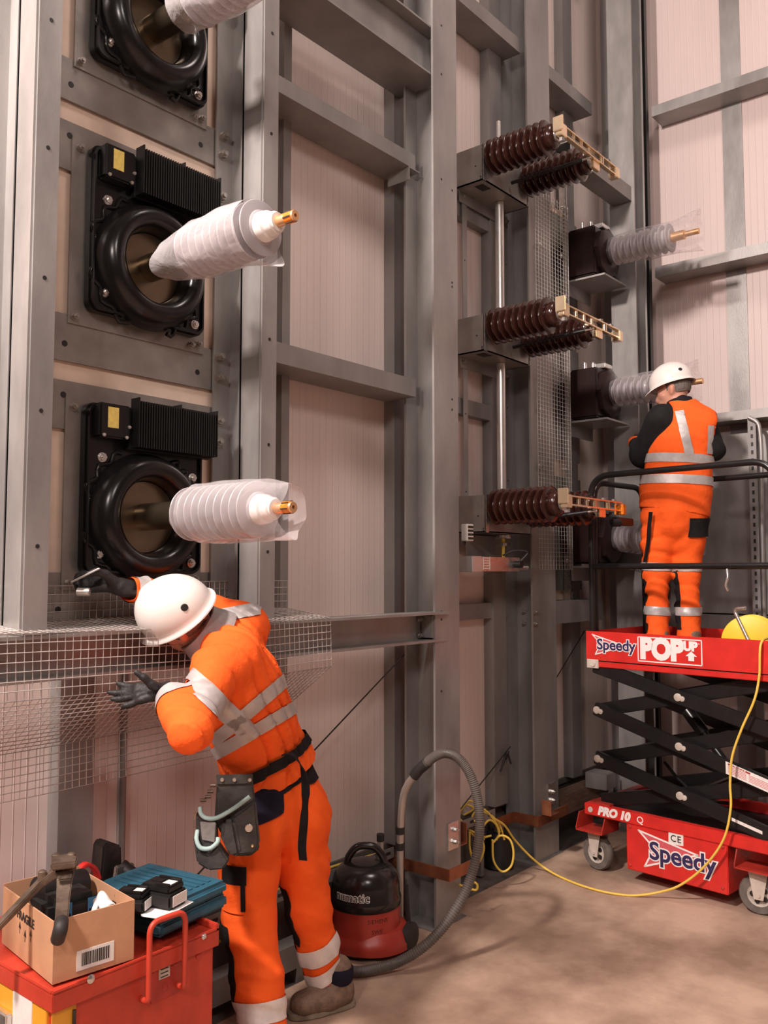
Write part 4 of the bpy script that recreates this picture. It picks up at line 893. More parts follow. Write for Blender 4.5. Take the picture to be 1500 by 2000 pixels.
# blue case
za = ZC+.012; k0 = P(312, 1836, Z=za); kang = math.radians(9); ku = Vector((math.cos(kang), math.sin(kang), 0)); kv = Vector((-ku.y, ku.x, 0))
KL = (P(427, 1765, Z=za)-k0).dot(ku); KM = Matrix(((ku.x, kv.x, 0, k0.x), (ku.y, kv.y, 0, k0.y), (0, 0, 1, za), (0, 0, 0, 1))); KD = .36; KH = .085
print('case', KL, BL, BD, CX1-CX0)
case = empty('tool_case', k0, 'flat dark blue plastic tool case lying on the red chest', 'tool case')
MB().box((0, 0, 0), (KL, KD, KH*.48), KM).build('lower_shell', M_['teal'], case, 40, .012, 3)
MB().box((0, 0, KH*.5), (KL, KD, KH), KM).build('upper_shell', M_['teal'], case, 40, .014, 3)
for k in range(6): MB().box((KL-.05-.028*k-.008, .04, KH), (KL-.05-.028*k+.008, KD-.04, KH+.003), KM).build('lid_rib', M_['teal'], case, 30, .001)
tz = za+KH
q = [P(px, py, Z=tz+.001) for (px, py) in ((268, 1740), (290, 1738), (378, 1762), (316, 1796), (276, 1790))]
tag(MB().prism(q, (0, 0, .0012)).build('paper_sheet', M_['paper'], None, 0), 'white paper sheet under the battery on the blue case', 'paper')
def battery(px, py, rot, label, s=1.):
    c = P(px, py, Z=tz+.003); R = Matrix.Translation(c) @ Matrix.Rotation(rot, 4, 'Z') @ Matrix.Scale(s, 4)
    t = empty('battery_pack', c, label, 'battery', 'batteries on the blue case')
    MB().box((-.04, -.055, 0), (.04, .055, .04), R).build('shell', M_['black_matt'], t, 40, .008)
    MB().box((-.034, -.045, .04), (.034, .05, .058), R).build('slide_top', M_['black_metal'], t, 40, .005)
    MB().box((-.030, -.0565, .008), (.030, -.055, .036), R).build('end_label', M_['label_white'], t, 0); mb = MB(); mb.box((-.012, -.0, .058), (.012, .03, .062), R).box((-.03, -.04, .058), (-.022, .03, .064), R).box((.022, -.04, .058), (.03, .03, .064), R); mb.build('contact_rail', M_['black_metal'], t, 0); MB().box((-.018, -.035, .058), (.018, -.005, .0588), R).build('top_label', M_['label_white'], t, 0)
    return t
battery(318, 1765, .28, 'black battery pack with a white label on the paper sheet', 1.12); battery(259, 1775, .5, 'black battery pack close behind the corner of the cardboard box', .95)
# dark clamp block behind and red strap
t = empty('impact_wrench', P(230, 1740, Z=tz), 'dark battered power tool standing behind the cardboard box', 'power tool')
e = [P(px, py, Y=CY0+.50) for (px, py) in ((196, 1738), (203, 1652), (213, 1643), (238, 1652), (240, 1745))]
MB().prism(e, (0, .07, 0)).build('upright_body', M_['tool_dark'], t, 30, .006)
MB().tube(spline([P(236, 1692, Y=CY0+.48), P(262, 1712, Y=CY0+.44), P(298, 1728, Y=CY0+.42), P(318, 1738, Y=CY0+.40)], 5), .026, 12).build('barrel', M_['black_matt'], t, 60)
q = P(232, 1708, Y=CY0+.47); MB().prism([q+Vector((-.03, 0, -.03)), q+Vector((.045, 0, -.01)), q+Vector((.05, 0, .03)), q+Vector((-.02, 0, .035))], (0, -.02, 0)).build('switch_plate', M_['bolt'], t, 30, .004)
MB().tube(spline([P(215, 1738, Y=CY0+.46), P(240, 1745, Y=CY0+.42), P(262, 1748, Y=CY0+.38)], 5), .035, 12).build('grip', M_['black_matt'], t, 60)
pts = spline([P(152, 1704, Y=CY0+.40), P(161, 1692, Y=CY0+.40), P(172, 1688, Y=CY0+.40), P(184, 1697, Y=CY0+.40), P(191, 1714, Y=CY0+.40), P(190, 1726, Y=CY0+.40)], 6)
mb = MB(); taper_bar(mb, pts, [.03]*len(pts), [.012]*len(pts)); tag(mb.build('handle_strap', M_['red'], None, 30, .003), 'red plastic carrying loop behind the cardboard box', 'handle')
# ---------------------------------------------------------------- vacuum cleaner
vc = P(714, 1852, Z=0); VR = .168
vac = empty('vacuum_cleaner', vc, 'round red and black tub vacuum cleaner standing by the column', 'vacuum cleaner')
V = lambda h: (vc.x, vc.y, h); c0_v = Vector((vc.x, vc.y, 0))
MB().lathe([(.02, VR*.90), (.03, VR*1.0), (.045, VR*1.02), (.075, VR*1.0), (.09, VR*.955), (.105, VR*.94), (.20, VR*.925), (.205, VR*.915)], V(0), UPV, 64).build('red_tub', M_['vac_red'], vac, 40)
MB().lathe([(.022, .16), (.032, .180), (.06, .183), (.085, .172), (.115, .150), (.12, .12)], c0_v+_rt*.032, UPV, 56).build('red_base', M_['vac_red'], vac, 40)
MB().lathe([(.012, VR*.84), (.028, VR*.92)], V(0), UPV, 48).build('floor_skirt', M_['vac_black'], vac, 40)
MB().lathe([(.203, VR*.93), (.208, VR*.955), (.235, VR*.965), (.245, VR*.95), (.252, VR*.93), (.30, VR*.915), (.335, VR*.86), (.362, VR*.74), (.378, VR*.58), (.385, VR*.35), (.387, 0.001)], V(0), UPV, 64).build('black_lid', M_['vac_black'], vac, 40)
da = Vector((-.80, -.60, 0)).normalized(); db = Vector((-da.y, da.x, 0))
# handle across the top
c0_ = Vector(V(0)); hx = _rt.copy()
MB().tube(spline([c0_+hx*-.085+UPV*.355, c0_+hx*-.08+UPV*.40, c0_+hx*-.045+UPV*.445, c0_+UPV*.455, c0_+hx*.045+UPV*.445, c0_+hx*.08+UPV*.40, c0_+hx*.085+UPV*.355], 6), .017, 14).build('carry_handle', M_['vac_black'], vac, 60)
for s_ in (-1, 1):
    wp = c0_+hx*.20-_fw*.045+Vector((0, 0, .072+.045*_fw.z)) if s_ == 1 else c0_+hx*-.165+Vector((0, 0, .062))
    ax = (hx*.86+_fw*-.5).normalized(); ax.z = 0; ax.normalize()
    wl = MB().lathe([(-.018, .02), (-.018, .052), (-.012, .060), (.012, .060), (.018, .052), (.02, .03), (.017, .012)], wp+Vector((0, 0, 0)), hx*s_ if s_ < 0 else ax, 36); wl.build('wheel', M_['black_rubber'], vac, 40)
def curved_text(body, size, ang, z, r, m, parent, off, ext=.0008, sx=1.):
    me = text_mesh(body, size, off=off, ext=ext, sx=sx)
    for v in me.vertices:
        a = ang + v.co.x/r; rr = r + v.co.z
        v.co = Vector((vc.x+rr*math.cos(a), vc.y+rr*math.sin(a), z+v.co.y))
    return finish('lettering', me, M_[m], parent, 0)
ang = math.atan2(-vc.y, -vc.x)
curved_text('numatic', .052, ang-.42, .272, VR*.925, 'white', vac, .0028, .0010); curved_text('numatic', .052, ang-.42, .272, VR*.934, 'ink', vac, -.0004, .0010)
curved_text('SIEMENS', .026, ang+.36, .172, VR*.932, 'ink', vac, -.0004, .0006); curved_text('SWE', .026, ang+.33, .128, VR*.938, 'ink', vac, -.0004, .0006)
# wand, hose and nozzle
wb = P(781, 1815, d=4.13); wz = wb.z
def vp(px, py, d): return P(px, py, d=d)
wt = [vp(781, 1818, 4.10), vp(782, 1640, 4.10), vp(786, 1565, 4.10), vp(796, 1533, 4.08), vp(812, 1512, 4.06)]
wand = empty('suction_wand', wt[0], 'bent grey metal suction tube parked upright at the back of the vacuum cleaner', 'vacuum tube')
MB().tube(spline(wt, 8), .0165, 16).build('tube', M_['wand'], wand, 60)
for py in (1623, 1654): MB().cyl(vp(781.5, py-8, 4.10), vp(781.5, py+5, 4.10), .021, seg=18).build('clip_band', M_['black_rubber'], wand, 40)
MB().tube(spline([vp(808, 1516, 4.065), vp(820, 1502, 4.05), vp(836, 1488, 4.03)], 5), .025, 16).build('cuff', M_['black_rubber'], wand, 60)
hp = spline([vp(832, 1491, 4.03), vp(850, 1477, 4.01), vp(872, 1471, 3.99), vp(895, 1481, 3.97), vp(916, 1509, 3.95), vp(931, 1552, 3.93), vp(937, 1600, 3.90), vp(934, 1650, 3.88), vp(922, 1705, 3.86), vp(902, 1755, 3.83), vp(868, 1808, 3.80), vp(826, 1850, 3.765)] + [P(px, py, Z=z_) for (px, py, z_) in ((780, 1878, .05), (738, 1891, .035), (700, 1897, .03), (668, 1893, .032), (640, 1883, .035))], 46)
rs = [.0205*(1+.10*math.sin(i*PI/2*.9999)) if i % 2 else .0205*(.93 if i % 4 == 0 else 1.07) for i in range(len(hp))]
rs = [(.0225 if (i % 4) < 2 else .0195) for i in range(len(hp))]
tag(MB().tube(hp, .02, 14, True, rs).build('vacuum_hose', M_['hose'], None, 30), 'ribbed grey hose arching from the suction tube down to the floor by the vacuum', 'hose')
t = empty('floor_tube', vp(743, 1690, 4.2), 'short grey extension tube with a black end standing behind the vacuum cleaner', 'vacuum tube')
MB().cyl(vp(743, 1720, 4.25), vp(743, 1640, 4.25), .0165, seg=18).build('tube', M_['wand'], t, 40); MB().cyl(vp(743, 1642, 4.25), vp(743, 1629, 4.25), .0185, seg=18).build('end_cuff', M_['black_rubber'], t, 40)
mb = MB(); q0, q1 = vp(795, 1728, 4.06), vp(797, 1822, 4.06); mb.tube([q0, q0.lerp(q1, .5), q1], .012, 10, True, [.007, .010, .02]); tag(mb.build('crevice_nozzle', M_['black_rubber'], None, 60), 'black crevice nozzle leaning beside the suction tube', 'nozzle')
# ---------------------------------------------------------------- copper earth bars and fittings on the column feet
def flatbar(name, pts, h, th, m, label, cat, parent=None):
    mb = MB(); pts = [Vector(p) for p in pts]
    for a, b in zip(pts, pts[1:]):
        d = (b-a).normalized(); n = d.cross(UPV).normalized()*th/2
        mb.prism([a-d*th/2+n-UPV*h/2, b+d*th/2+n-UPV*h/2, b+d*th/2-n-UPV*h/2, a-d*th/2-n-UPV*h/2], UPV*h)
    o = mb.build(name, M_[m], parent, 30, .001); return tag(o, label, cat) if label else o
cz = P(870, 1712, Y=2.50); bx1 = cz.x
cl_ = P(790, 1684, X=bx1-.0); 
kz = cz.z
flatbar('earth_bar', [(bx1-.13, 2.84, kz), (bx1-.13, 2.66, kz)], .055, .01, 'copper', 'short copper bar end behind the vacuum, left of the column', 'copper bar')
xr = P(921, 1688, Y=2.49).x
flatbar('earth_bar', [(bx1, 2.84, kz), (bx1, 2.49, kz), (xr+.02, 2.49, kz)], .055, .008, 'copper', 'copper earth bar bent round the foot of the column behind the hose', 'copper bar') if False else None
mb = MB()
lx = C1X[0]-.012
mb.box((lx-.006, 2.497, kz-.028), (lx+.0, 2.86, kz+.028)); mb.box((lx-.006, 2.489, kz-.028), (xr+.02, 2.497, kz+.028))
tag(mb.build('earth_bar', M_['copper'], None, 30, .001), 'copper earth bar bent round the foot of the column behind the vacuum', 'copper bar')
a = P(884, 1632, Y=2.575); t = empty('bolted_plate', (a.x, 2.575, a.z), 'small galvanised plate with two bolts on the column by the hose', 'bolted plate')
MB().box((a.x-.04, 2.571, a.z-.065), (a.x+.045, 2.579, a.z+.065)).build('plate', M_['zinc'], t, 30); bolt_on(t, (a.x+.012, 2.571, a.z+.028), .012, .02, 'zinc'); bolt_on(t, (a.x+.012, 2.571, a.z-.03), .012, .02, 'zinc')
MB().box((a.x+.06, 2.585, a.z-.072), (a.x+.14, 2.665, a.z-.066)).box((a.x+.134, 2.585, a.z-.066), (a.x+.14, 2.665, a.z+.03)).build('copper_tab', M_['copper'], t, 30)
kz2 = P(1053, 1602, Y=2.68).z; x0 = C2X[0]-.02; xr2 = P(1112, 1592, Y=2.66).x
mb = MB(); mb.box((x0-.2, 2.83, kz2-.03), (x0, 2.838, kz2+.03)); mb.box((x0-.008, 2.672, kz2-.03), (x0, 2.83, kz2+.03)); mb.box((x0-.008, 2.664, kz2-.03), (xr2, 2.672, kz2+.03))
mb.box((C2X[0]+.01, 2.60, kz2+.034), (C2X[0]+.11, 2.664, kz2+.040)); mb.box((C2X[0]+.01, 2.60, kz2+.040), (C2X[0]+.016, 2.664, kz2+.12))
tag(mb.build('earth_bar', M_['copper'], None, 30, .001), 'copper earth bar round the foot of the column beside the lift', 'copper bar')
a = P(1077, 1552, Y=2.695); t = empty('bolted_plate', (a.x, 2.69, a.z), 'small galvanised plate with bolts on the column beside the lift', 'bolted plate')
MB().box((a.x-.045, 2.691, a.z-.06), (a.x+.04, 2.699, a.z+.07)).build('plate', M_['zinc'], t, 30); bolt_on(t, (a.x, 2.691, a.z+.02), .011, .02, 'zinc'); bolt_on(t, (a.x, 2.691, a.z-.03), .011, .02, 'zinc')
# cable trays along the foot of the wall
def tray(x0, x1, z, label):
    t = empty('cable_tray', ((x0+x1)/2, 2.87, z), label, 'cable tray', 'cable trays along the wall foot'); MB().box((x0, 2.82, z), (x1, 2.90, z+.004)).box((x0, 2.816, z), (x1, 2.82, z+.05)).build('tray', M_['galv_dull'], t, 30)
    mb = MB()
    for x in np.arange(x0+.05, x1-.05, .09): mb.box((x, 2.815, z+.02), (x+.035, 2.8165, z+.034))
    mb.build('slots', M_['black_matt'], t, 0); MB().box((x0+.1, 2.83, z-.3), (x0+.13, 2.86, z)).build('support_leg', M_['galv_dull'], t, 30); MB().box((x1-.13, 2.83, z-.3), (x1-.1, 2.86, z)).build('support_leg', M_['galv_dull'], t, 30)
tray(2.0, C1X[0]-.03, .30, 'slotted cable tray behind the vacuum cleaner'); tray(C1X[1]+.02, C2X[0]-.25, .30, 'slotted cable tray between the two H columns')
tag(MB().tube(spline([(2.6, 2.85, .33), (3.0, 2.86, .345), (3.4, 2.85, .33)], 6), .006, 8).tube(spline([(2.5, 2.84, .32), (3.0, 2.835, .33), (3.42, 2.84, .315)], 6), .007, 8).build('tray_cable', M_['cable_y'], None, 60), 'yellow cables lying in the tray behind the vacuum', 'cable')
tag(MB().box((C2X[1]+.08, 2.74, .18), (5.55, 2.86, .30)).build('timber_packer', M_['timber'], None, 30, .004), 'dusty timber baulk on the floor behind the lift wheels', 'timber')
tag(MB().box((C2X[1]+.45, 2.60, .30), (5.50, 2.75, .40)).build('dusty_channel', M_['galv_dull'], None, 30, .003), 'dusty steel channel lying on the timber behind the lift', 'steel channel')
# black pot and coil of yellow cable by the wall
pc = P(975, 1690, Z=0); t = empty('cable_pot', pc, 'black pot on the floor between the columns with the yellow cable coiled over it', 'pot')
MB().lathe([(0, .085), (.01, .082), (.15, .078), (.19, .07), (.195, .05)], pc, UPV, 28).build('pot', M_['black_matt'], t, 40); MB().lathe([(0, .03), (.05, .028)], pc+UPV*.19, UPV, 18).build('neck', M_['rubber'], t, 40)
def lp(pts, d): return [P(x, y, d=d) for (x, y) in pts]
mb = MB()
loops = [([(962, 1640), (964, 1680), (980, 1702), (998, 1692), (1003, 1665), (996, 1640), (978, 1632), (964, 1645)], 4.75),
         ([(897, 1610), (915, 1620), (930, 1628), (945, 1640), (935, 1610), (922, 1600), (930, 1585), (955, 1590), (975, 1610), (985, 1640)], 4.9),
         ([(900, 1578), (912, 1572), (925, 1580), (905, 1592), (897, 1590), (915, 1565), (930, 1570)], 5.0),
         ([(917, 1625), (918, 1660), (930, 1690), (945, 1660), (940, 1625), (955, 1602), (970, 1612), (975, 1630)], 4.85),
         ([(898, 1600), (910, 1612), (925, 1632), (940, 1636), (960, 1632)], 4.95), ([(945, 1580), (960, 1595), (975, 1622), (970, 1640)], 4.85)]
for (pts, d) in loops: mb.tube(spline(lp(pts, d), 7), .006, 8)
tag(mb.build('cable_coil', M_['cable_y'], None, 60), 'tangled loops of yellow cable hanging beside the black pot', 'cable', None, 'thing')
tag(MB().tube(spline(lp([(897, 1728), (915, 1735), (930, 1738), (932, 1728), (925, 1722)], 4.35), 7), .006, 8).build('cable_loop', M_['cable_y'], None, 60), 'short loop of yellow cable low down just behind the hose', 'cable')
tag(MB().tube([P(430, 1838, d=3.6), P(415, 1845, d=3.6)], .006, 8).tube(spline([P(436, 1835, Z=.02), P(420, 1845, Z=.02), P(400, 1855, Z=.02)], 4), .007, 8).build('floor_cable', M_['cable_y'], None, 60), 'bit of yellow cable between the red chest and the orange trousers', 'cable')
# steel bracing wires
def wire(a, b, label): return tag(MB().tube([a, b], .0035, 6).build('bracing_wire', M_['black_matt'], None, 60), label, 'wire', 'thin dark wires slanting along the wall')
wire(P(792, 1276, Y=2.80), P(368, 1727, Y=2.80), 'long dark wire slanting down the cladding behind the person with the tool belt')
wire(P(997, 1458, Y=2.84), P(890, 1592, Y=2.84), 'dark wire slanting down between the two H columns')
wire(P(1142, 1232, Y=2.84), P(1086, 1325, Y=2.84), 'dark wire slanting down right of the mesh screen column')
q = P(986, 1477, Y=2.83); tag(MB().tube(spline([q+Vector((-.05, 0, -.08)), q+Vector((-.01, -.01, 0)), q+Vector((.03, 0, .01)), q+Vector((.05, -.01, -.05))], 5), .006, 8).tube([q+Vector((0, 0, -.02)), q+Vector((.02, -.01, .03))], .010, 8).build('wire_clip', M_['black_matt'], None, 60), 'black knot on the dark wire between the columns', 'clip')
# ---------------------------------------------------------------- people: smooth blended bodies and clothes
def sdf_mesh(prims, h=.01, k=.016, wrinkle=None):
    """prims: ('c', p0, p1, r0, r1) round cone or ('e', centre, radii, 3x3 axes); one closed smooth surface"""
    lo = np.full(3, 1e9); hi = -lo
    for q in prims:
        if q[0] == 'c':
            for p, r in ((q[1], q[3]), (q[2], q[4])): lo = np.minimum(lo, np.array(p)-r); hi = np.maximum(hi, np.array(p)+r)
        else: lo = np.minimum(lo, np.array(q[1])-max(q[2])); hi = np.maximum(hi, np.array(q[1])+max(q[2]))
    lo -= 3*h+k; hi += 3*h+k
    n = np.ceil((hi-lo)/h).astype(int)+1
    ax = [lo[i]+h*np.arange(n[i]) for i in range(3)]
    X, Y, Z = np.meshgrid(*ax, indexing='ij'); G = np.stack([X, Y, Z], -1).astype(np.float32)
    acc = np.zeros(G.shape[:3], np.float32)
    for q in prims:
        if q[0] == 'c':
            a = np.array(q[1], np.float32); b = np.array(q[2], np.float32); ba = b-a; L = max(float(ba@ba), 1e-9)
            t = np.clip(((G-a)@ba)/L, 0, 1); d = np.linalg.norm(G-a-t[..., None]*ba, axis=-1)-(q[3]+(q[4]-q[3])*t)
        else:
            c = np.array(q[1], np.float32); R = np.array(q[3], np.float32); rr = np.array(q[2], np.float32)
            l = ((G-c)@R.T)/rr; m = np.linalg.norm(l, axis=-1); d = (m-1)*float(min(rr))
        acc += np.exp(np.clip(-d/k, -60, 40))
    D = -k*np.log(acc+1e-30)
    if wrinkle is not None: D = D + wrinkle(G)
    ins = D < 0; nx, ny, nz = D.shape
    cnt = np.zeros((nx-1, ny-1, nz-1), np.float32); pos = np.zeros((nx-1, ny-1, nz-1, 3), np.float32)
    base = np.stack(np.meshgrid(np.arange(nx-1), np.arange(ny-1), np.arange(nz-1), indexing='ij'), -1).astype(np.float32)
    cor = lambda o: (slice(o[0], nx-1+o[0]), slice(o[1], ny-1+o[1]), slice(o[2], nz-1+o[2]))
    for axis_ in range(3):
        o1, o2 = [i for i in range(3) if i != axis_]
        for a in (0, 1):
            for b in (0, 1):
                c0 = [0, 0, 0]; c0[o1] = a; c0[o2] = b; c1_ = list(c0); c1_[axis_] = 1
                d0, d1 = D[cor(c0)], D[cor(c1_)]; m = (d0 < 0) != (d1 < 0)
                t = np.where(m, d0/(d0-d1+1e-12), 0); p = np.zeros_like(pos); p[..., o1] = a; p[..., o2] = b; p[..., axis_] = t
                pos += (p+base)*m[..., None]; cnt += m
    act = cnt > 0; idx = -np.ones(act.shape, np.int64); idx[act] = np.arange(act.sum())
    V = pos[act]/cnt[act][:, None]*h+lo
    quads = []
    for axis_ in range(3):
        o1, o2 = [(1, 2), (2, 0), (0, 1)][axis_]
        s0 = [slice(None)]*3; s1 = [slice(None)]*3; s0[axis_] = slice(0, -1); s1[axis_] = slice(1, None)
        m = ins[tuple(s0)] != ins[tuple(s1)]; I = np.argwhere(m); flip = ins[tuple(s0)][m]
        ok = (I[:, o1] > 0) & (I[:, o2] > 0) & (I[:, o1] < D.shape[o1]-1) & (I[:, o2] < D.shape[o2]-1); I = I[ok]; flip = flip[ok]
        def at(a, b):
            J = I.copy(); J[:, o1] -= a; J[:, o2] -= b; return idx[J[:, 0], J[:, 1], J[:, 2]]
        q = np.stack([at(1, 1), at(0, 1), at(0, 0), at(1, 0)], -1); q[~flip] = q[~flip][:, ::-1]; quads.append(q)
    Q = np.concatenate(quads)
    me = bpy.data.meshes.new('body'); me.vertices.add(len(V)); me.vertices.foreach_set('co', V.astype(np.float32).ravel())
    me.loops.add(len(Q)*4); me.loops.foreach_set('vertex_index', Q.astype(np.int32).ravel()); me.polygons.add(len(Q))
    me.polygons.foreach_set('loop_start', np.arange(0, len(Q)*4, 4, dtype=np.int32)); me.update(calc_edges=True); me.validate()
    return me
def relax(me, n=2, f=.5):
    bm = bmesh.new(); bm.from_mesh(me)
    for _ in range(n): bmesh.ops.smooth_vert(bm, verts=bm.verts, factor=f, use_axis_x=True, use_axis_y=True, use_axis_z=True)
    bm.to_mesh(me); bm.free(); return me
def smooth_edge(bm, n=6):
    for _ in range(n):
        new = {}
        for v in bm.verts:
            be = [e for e in v.link_edges if e.is_boundary]
            if len(be) == 2: new[v] = (v.co*2 + be[0].other_vert(v).co + be[1].other_vert(v).co)/4
        for v, c in new.items(): v.co = c
def region(src, cuts, off, name, m, parent, mask=None, keep=None, thick=0):
    """a strip of cloth cut from a garment by planes (point, outward normal) and laid on top of it"""
    bm = bmesh.new(); bm.from_mesh(src)
    if mask: bmesh.ops.delete(bm, geom=[f for f in bm.faces if not mask(f.calc_center_median(), f.normal)], context='FACES'); smooth_edge(bm, 8)
    for (co, no) in cuts:
        g = bm.verts[:]+bm.edges[:]+bm.faces[:]
        if not g: break
        bmesh.ops.bisect_plane(bm, geom=g, plane_co=co, plane_no=no, clear_outer=True)
    seen = set(); best = []
    for f0 in bm.faces:
        if f0 in seen: continue
        st = [f0]; seen.add(f0); isl = []
        while st:
            f = st.pop(); isl.append(f)
            for e in f.edges:
                for g in e.link_faces:
                    if g not in seen: seen.add(g); st.append(g)
        if len(isl) > len(best): best = isl
    keep_ = set(best); bmesh.ops.delete(bm, geom=[f for f in bm.faces if f not in keep_], context='FACES')
    bm.normal_update()
    mv = [(v, v.normal*off) for v in bm.verts]
    for v, d in mv: v.co += d
    me = bpy.data.meshes.new(name); bm.to_mesh(me); bm.free()
    return finish(name, me, M_[m], parent, 180)
def slab(co, no, w):
    no = Vector(no).normalized(); return [(Vector(co)+no*w/2, no), (Vector(co)-no*w/2, -no)]
def c_(a, b, r0, r1=None): return ('c', tuple(a), tuple(b), r0, r0 if r1 is None else r1)
def chain(pts, rs): return [c_(a, b, r0, r1) for a, b, r0, r1 in zip(pts, pts[1:], rs, rs[1:])]
def frame3(x, y, z): return [list(Vector(a).normalized()) for a in (x, y, z)]
def folds(seedv, amp=.004, f=34):
    a = np.array(seedv, np.float32)
    def w_(G):
        x, y, z = G[..., 0], G[..., 1], G[..., 2]
        u = a[0]*x+a[1]*y+a[2]*z + .05*np.sin(9*x+4*z)+.04*np.sin(11*y-6*z+2*x)
        g = .5+.5*np.sin(7*x+5*y+3.3*z)*np.sin(4.1*z-6*y+1.2)
        return (amp*np.sin(f*u)*g + amp*.5*np.sin(f*1.9*u+9*y)*g).astype(np.float32)
    return w_
def hand(w, palm_dir_pts, fingers, thumb, r=.0098, palm_r=.021):
    """a wrist point, knuckle points and five separate finger chains"""
    pr = []
    for k in palm_dir_pts: pr += [c_(w, k, palm_r*.95, palm_r*.62)]
    for ch_ in fingers: pr += chain(ch_, [r*1.12, r*1.02, r*.95, r*.82][:len(ch_)])
    pr += chain([w.lerp(thumb[0], .45)]+thumb, [r*1.9, r*1.45, r*1.2, r*1.0][:len(thumb)+1]); return pr
def hard_hat(c, crown, front, parent, s=1., label=None):
    c = Vector(c); z = Vector(crown).normalized(); y = (Vector(front)-z*Vector(front).dot(z)).normalized(); x = y.cross(z)
    R = Matrix((x, y, z)).transposed()
    nu, nv = 48, 16; vs = []; fs = []
    def pt(a, t):
        # t 0 rim .. 1 crown ; slightly longer than wide with a low central ridge
        ph = t*PI/2; rx, ry, rz = .112*s, .138*s, .128*s
        px, py, pz = rx*math.cos(a)*math.cos(ph), ry*math.sin(a)*math.cos(ph), rz*math.sin(ph)
        ridge = .006*s*math.exp(-(px/(.028*s))**2)*(1 if t > .12 else t/.12); return (px, py, pz+ridge)
    for j in range(nv+1):
        for i in range(nu): vs.append(c+R @ Vector(pt(2*PI*i/nu, j/nv)))
    for j in range(nv):
        for i in range(nu): fs.append((j*nu+i, j*nu+(i+1) % nu, (j+1)*nu+(i+1) % nu, (j+1)*nu+i))
    # skirt and rim with a longer peak at the front
    n0 = len(vs)
    rows = [(1.0, -.012), (1.03, -.022), (1.08, -.026), (1.085, -.031), (1.04, -.030), (.97, -.022)]
    for j, (sc_, dz) in enumerate(rows):
        for i in range(nu):
            a = 2*PI*i/nu; f_ = max(0, math.sin(a))**3; pk = 1+(.20*f_ if j in (2, 3) else .10*f_ if j in (1, 4) else 0)
            vs.append(c+R @ Vector((.112*s*sc_*math.cos(a)*(1+.02*f_), .138*s*sc_*math.sin(a)*pk, dz*s-.012*s*f_*(1 if j in (2, 3) else .4))))
    for i in range(nu): fs.append((i, n0+i, n0+(i+1) % nu, (i+1) % nu))
    for j in range(len(rows)-1):
        for i in range(nu): fs.append((n0+j*nu+i, n0+j*nu+(i+1) % nu, n0+(j+1)*nu+(i+1) % nu, n0+(j+1)*nu+i))
    o = MB().add(vs, fs).build('hard_hat', M_['helmet'], parent, 50); so = o.modifiers.new('shell', 'SOLIDIFY'); so.thickness = .003; so.offset = -1
    if label: o['label'] = label
    for sx_ in (-1, 1):
        mb = MB(); mb.lathe([(0, .013*s), (.004*s, .011*s)], c+R @ Vector((sx_*.074*s, -.092*s, .038*s)), R @ Vector((sx_*.8, -.7, .25)), 20)
        mb.build('vent_hole', M_['black_matt'], o, 40)
    mb = MB()
    for k in range(3): mb.cbox((0, 0, 0), (.006*s, .003*s, .002*s), Matrix.Translation(c+R @ Vector(((-.02+.02*k)*s, .112*s, .081*s))) @ R.to_4x4())
    mb.build('hat_mark', M_['ink'], o, 0)
    return o, R
def head_prims(c, up, front, s=1.):
    z = Vector(up).normalized(); y = (Vector(front)-z*Vector(front).dot(z)).normalized(); x = y.cross(z); c = Vector(c)
    p = lambda a, b, d: c+x*a*s+y*b*s+z*d*s
    A = frame3(x, y, z)
    pr = [('e', tuple(p(0, -.012, .03)), (.074*s, .094*s, .092*s), A), ('e', tuple(p(0, .025, -.035)), (.058*s, .066*s, .082*s), A),
          c_(p(0, .07, -.095), p(0, .055, -.08), .024*s), c_(p(0, .088, .012), p(0, .106, -.026), .009*s, .0145*s), c_(p(-.012, .094, -.03), p(.012, .094, -.03), .010*s),
          c_(p(-.022, .082, -.062), p(.022, .082, -.062), .0085*s), c_(p(-.018, .081, -.073), p(.018, .081, -.073), .009*s), c_(p(-.035, .076, .022), p(.035, .076, .022), .012*s)]
    for sx_ in (-1, 1): pr += [c_(p(sx_*.076, -.012, .012), p(sx_*.078, -.004, -.028), .011*s, .008*s), c_(p(sx_*.085, -.022, .012), p(sx_*.083, -.016, -.012), .006*s, .006*s), c_(p(sx_*.03, .070, -.012), p(sx_*.05, .058, -.02), .014*s)]
    return pr, p, (x, y, z)
def eyes(p, fr, parent, s=1.):
    x, y, z = fr
    for sx_ in (-1, 1):
        MB().lathe([(0, .001), (.003, .008*s), (.008, .0115*s), (.0145, .0105*s), (.019, .006*s), (.0205, .001)], p(sx_*.031, .066, .002), y, 18).build('eye', M_['label_white'], parent, 60)
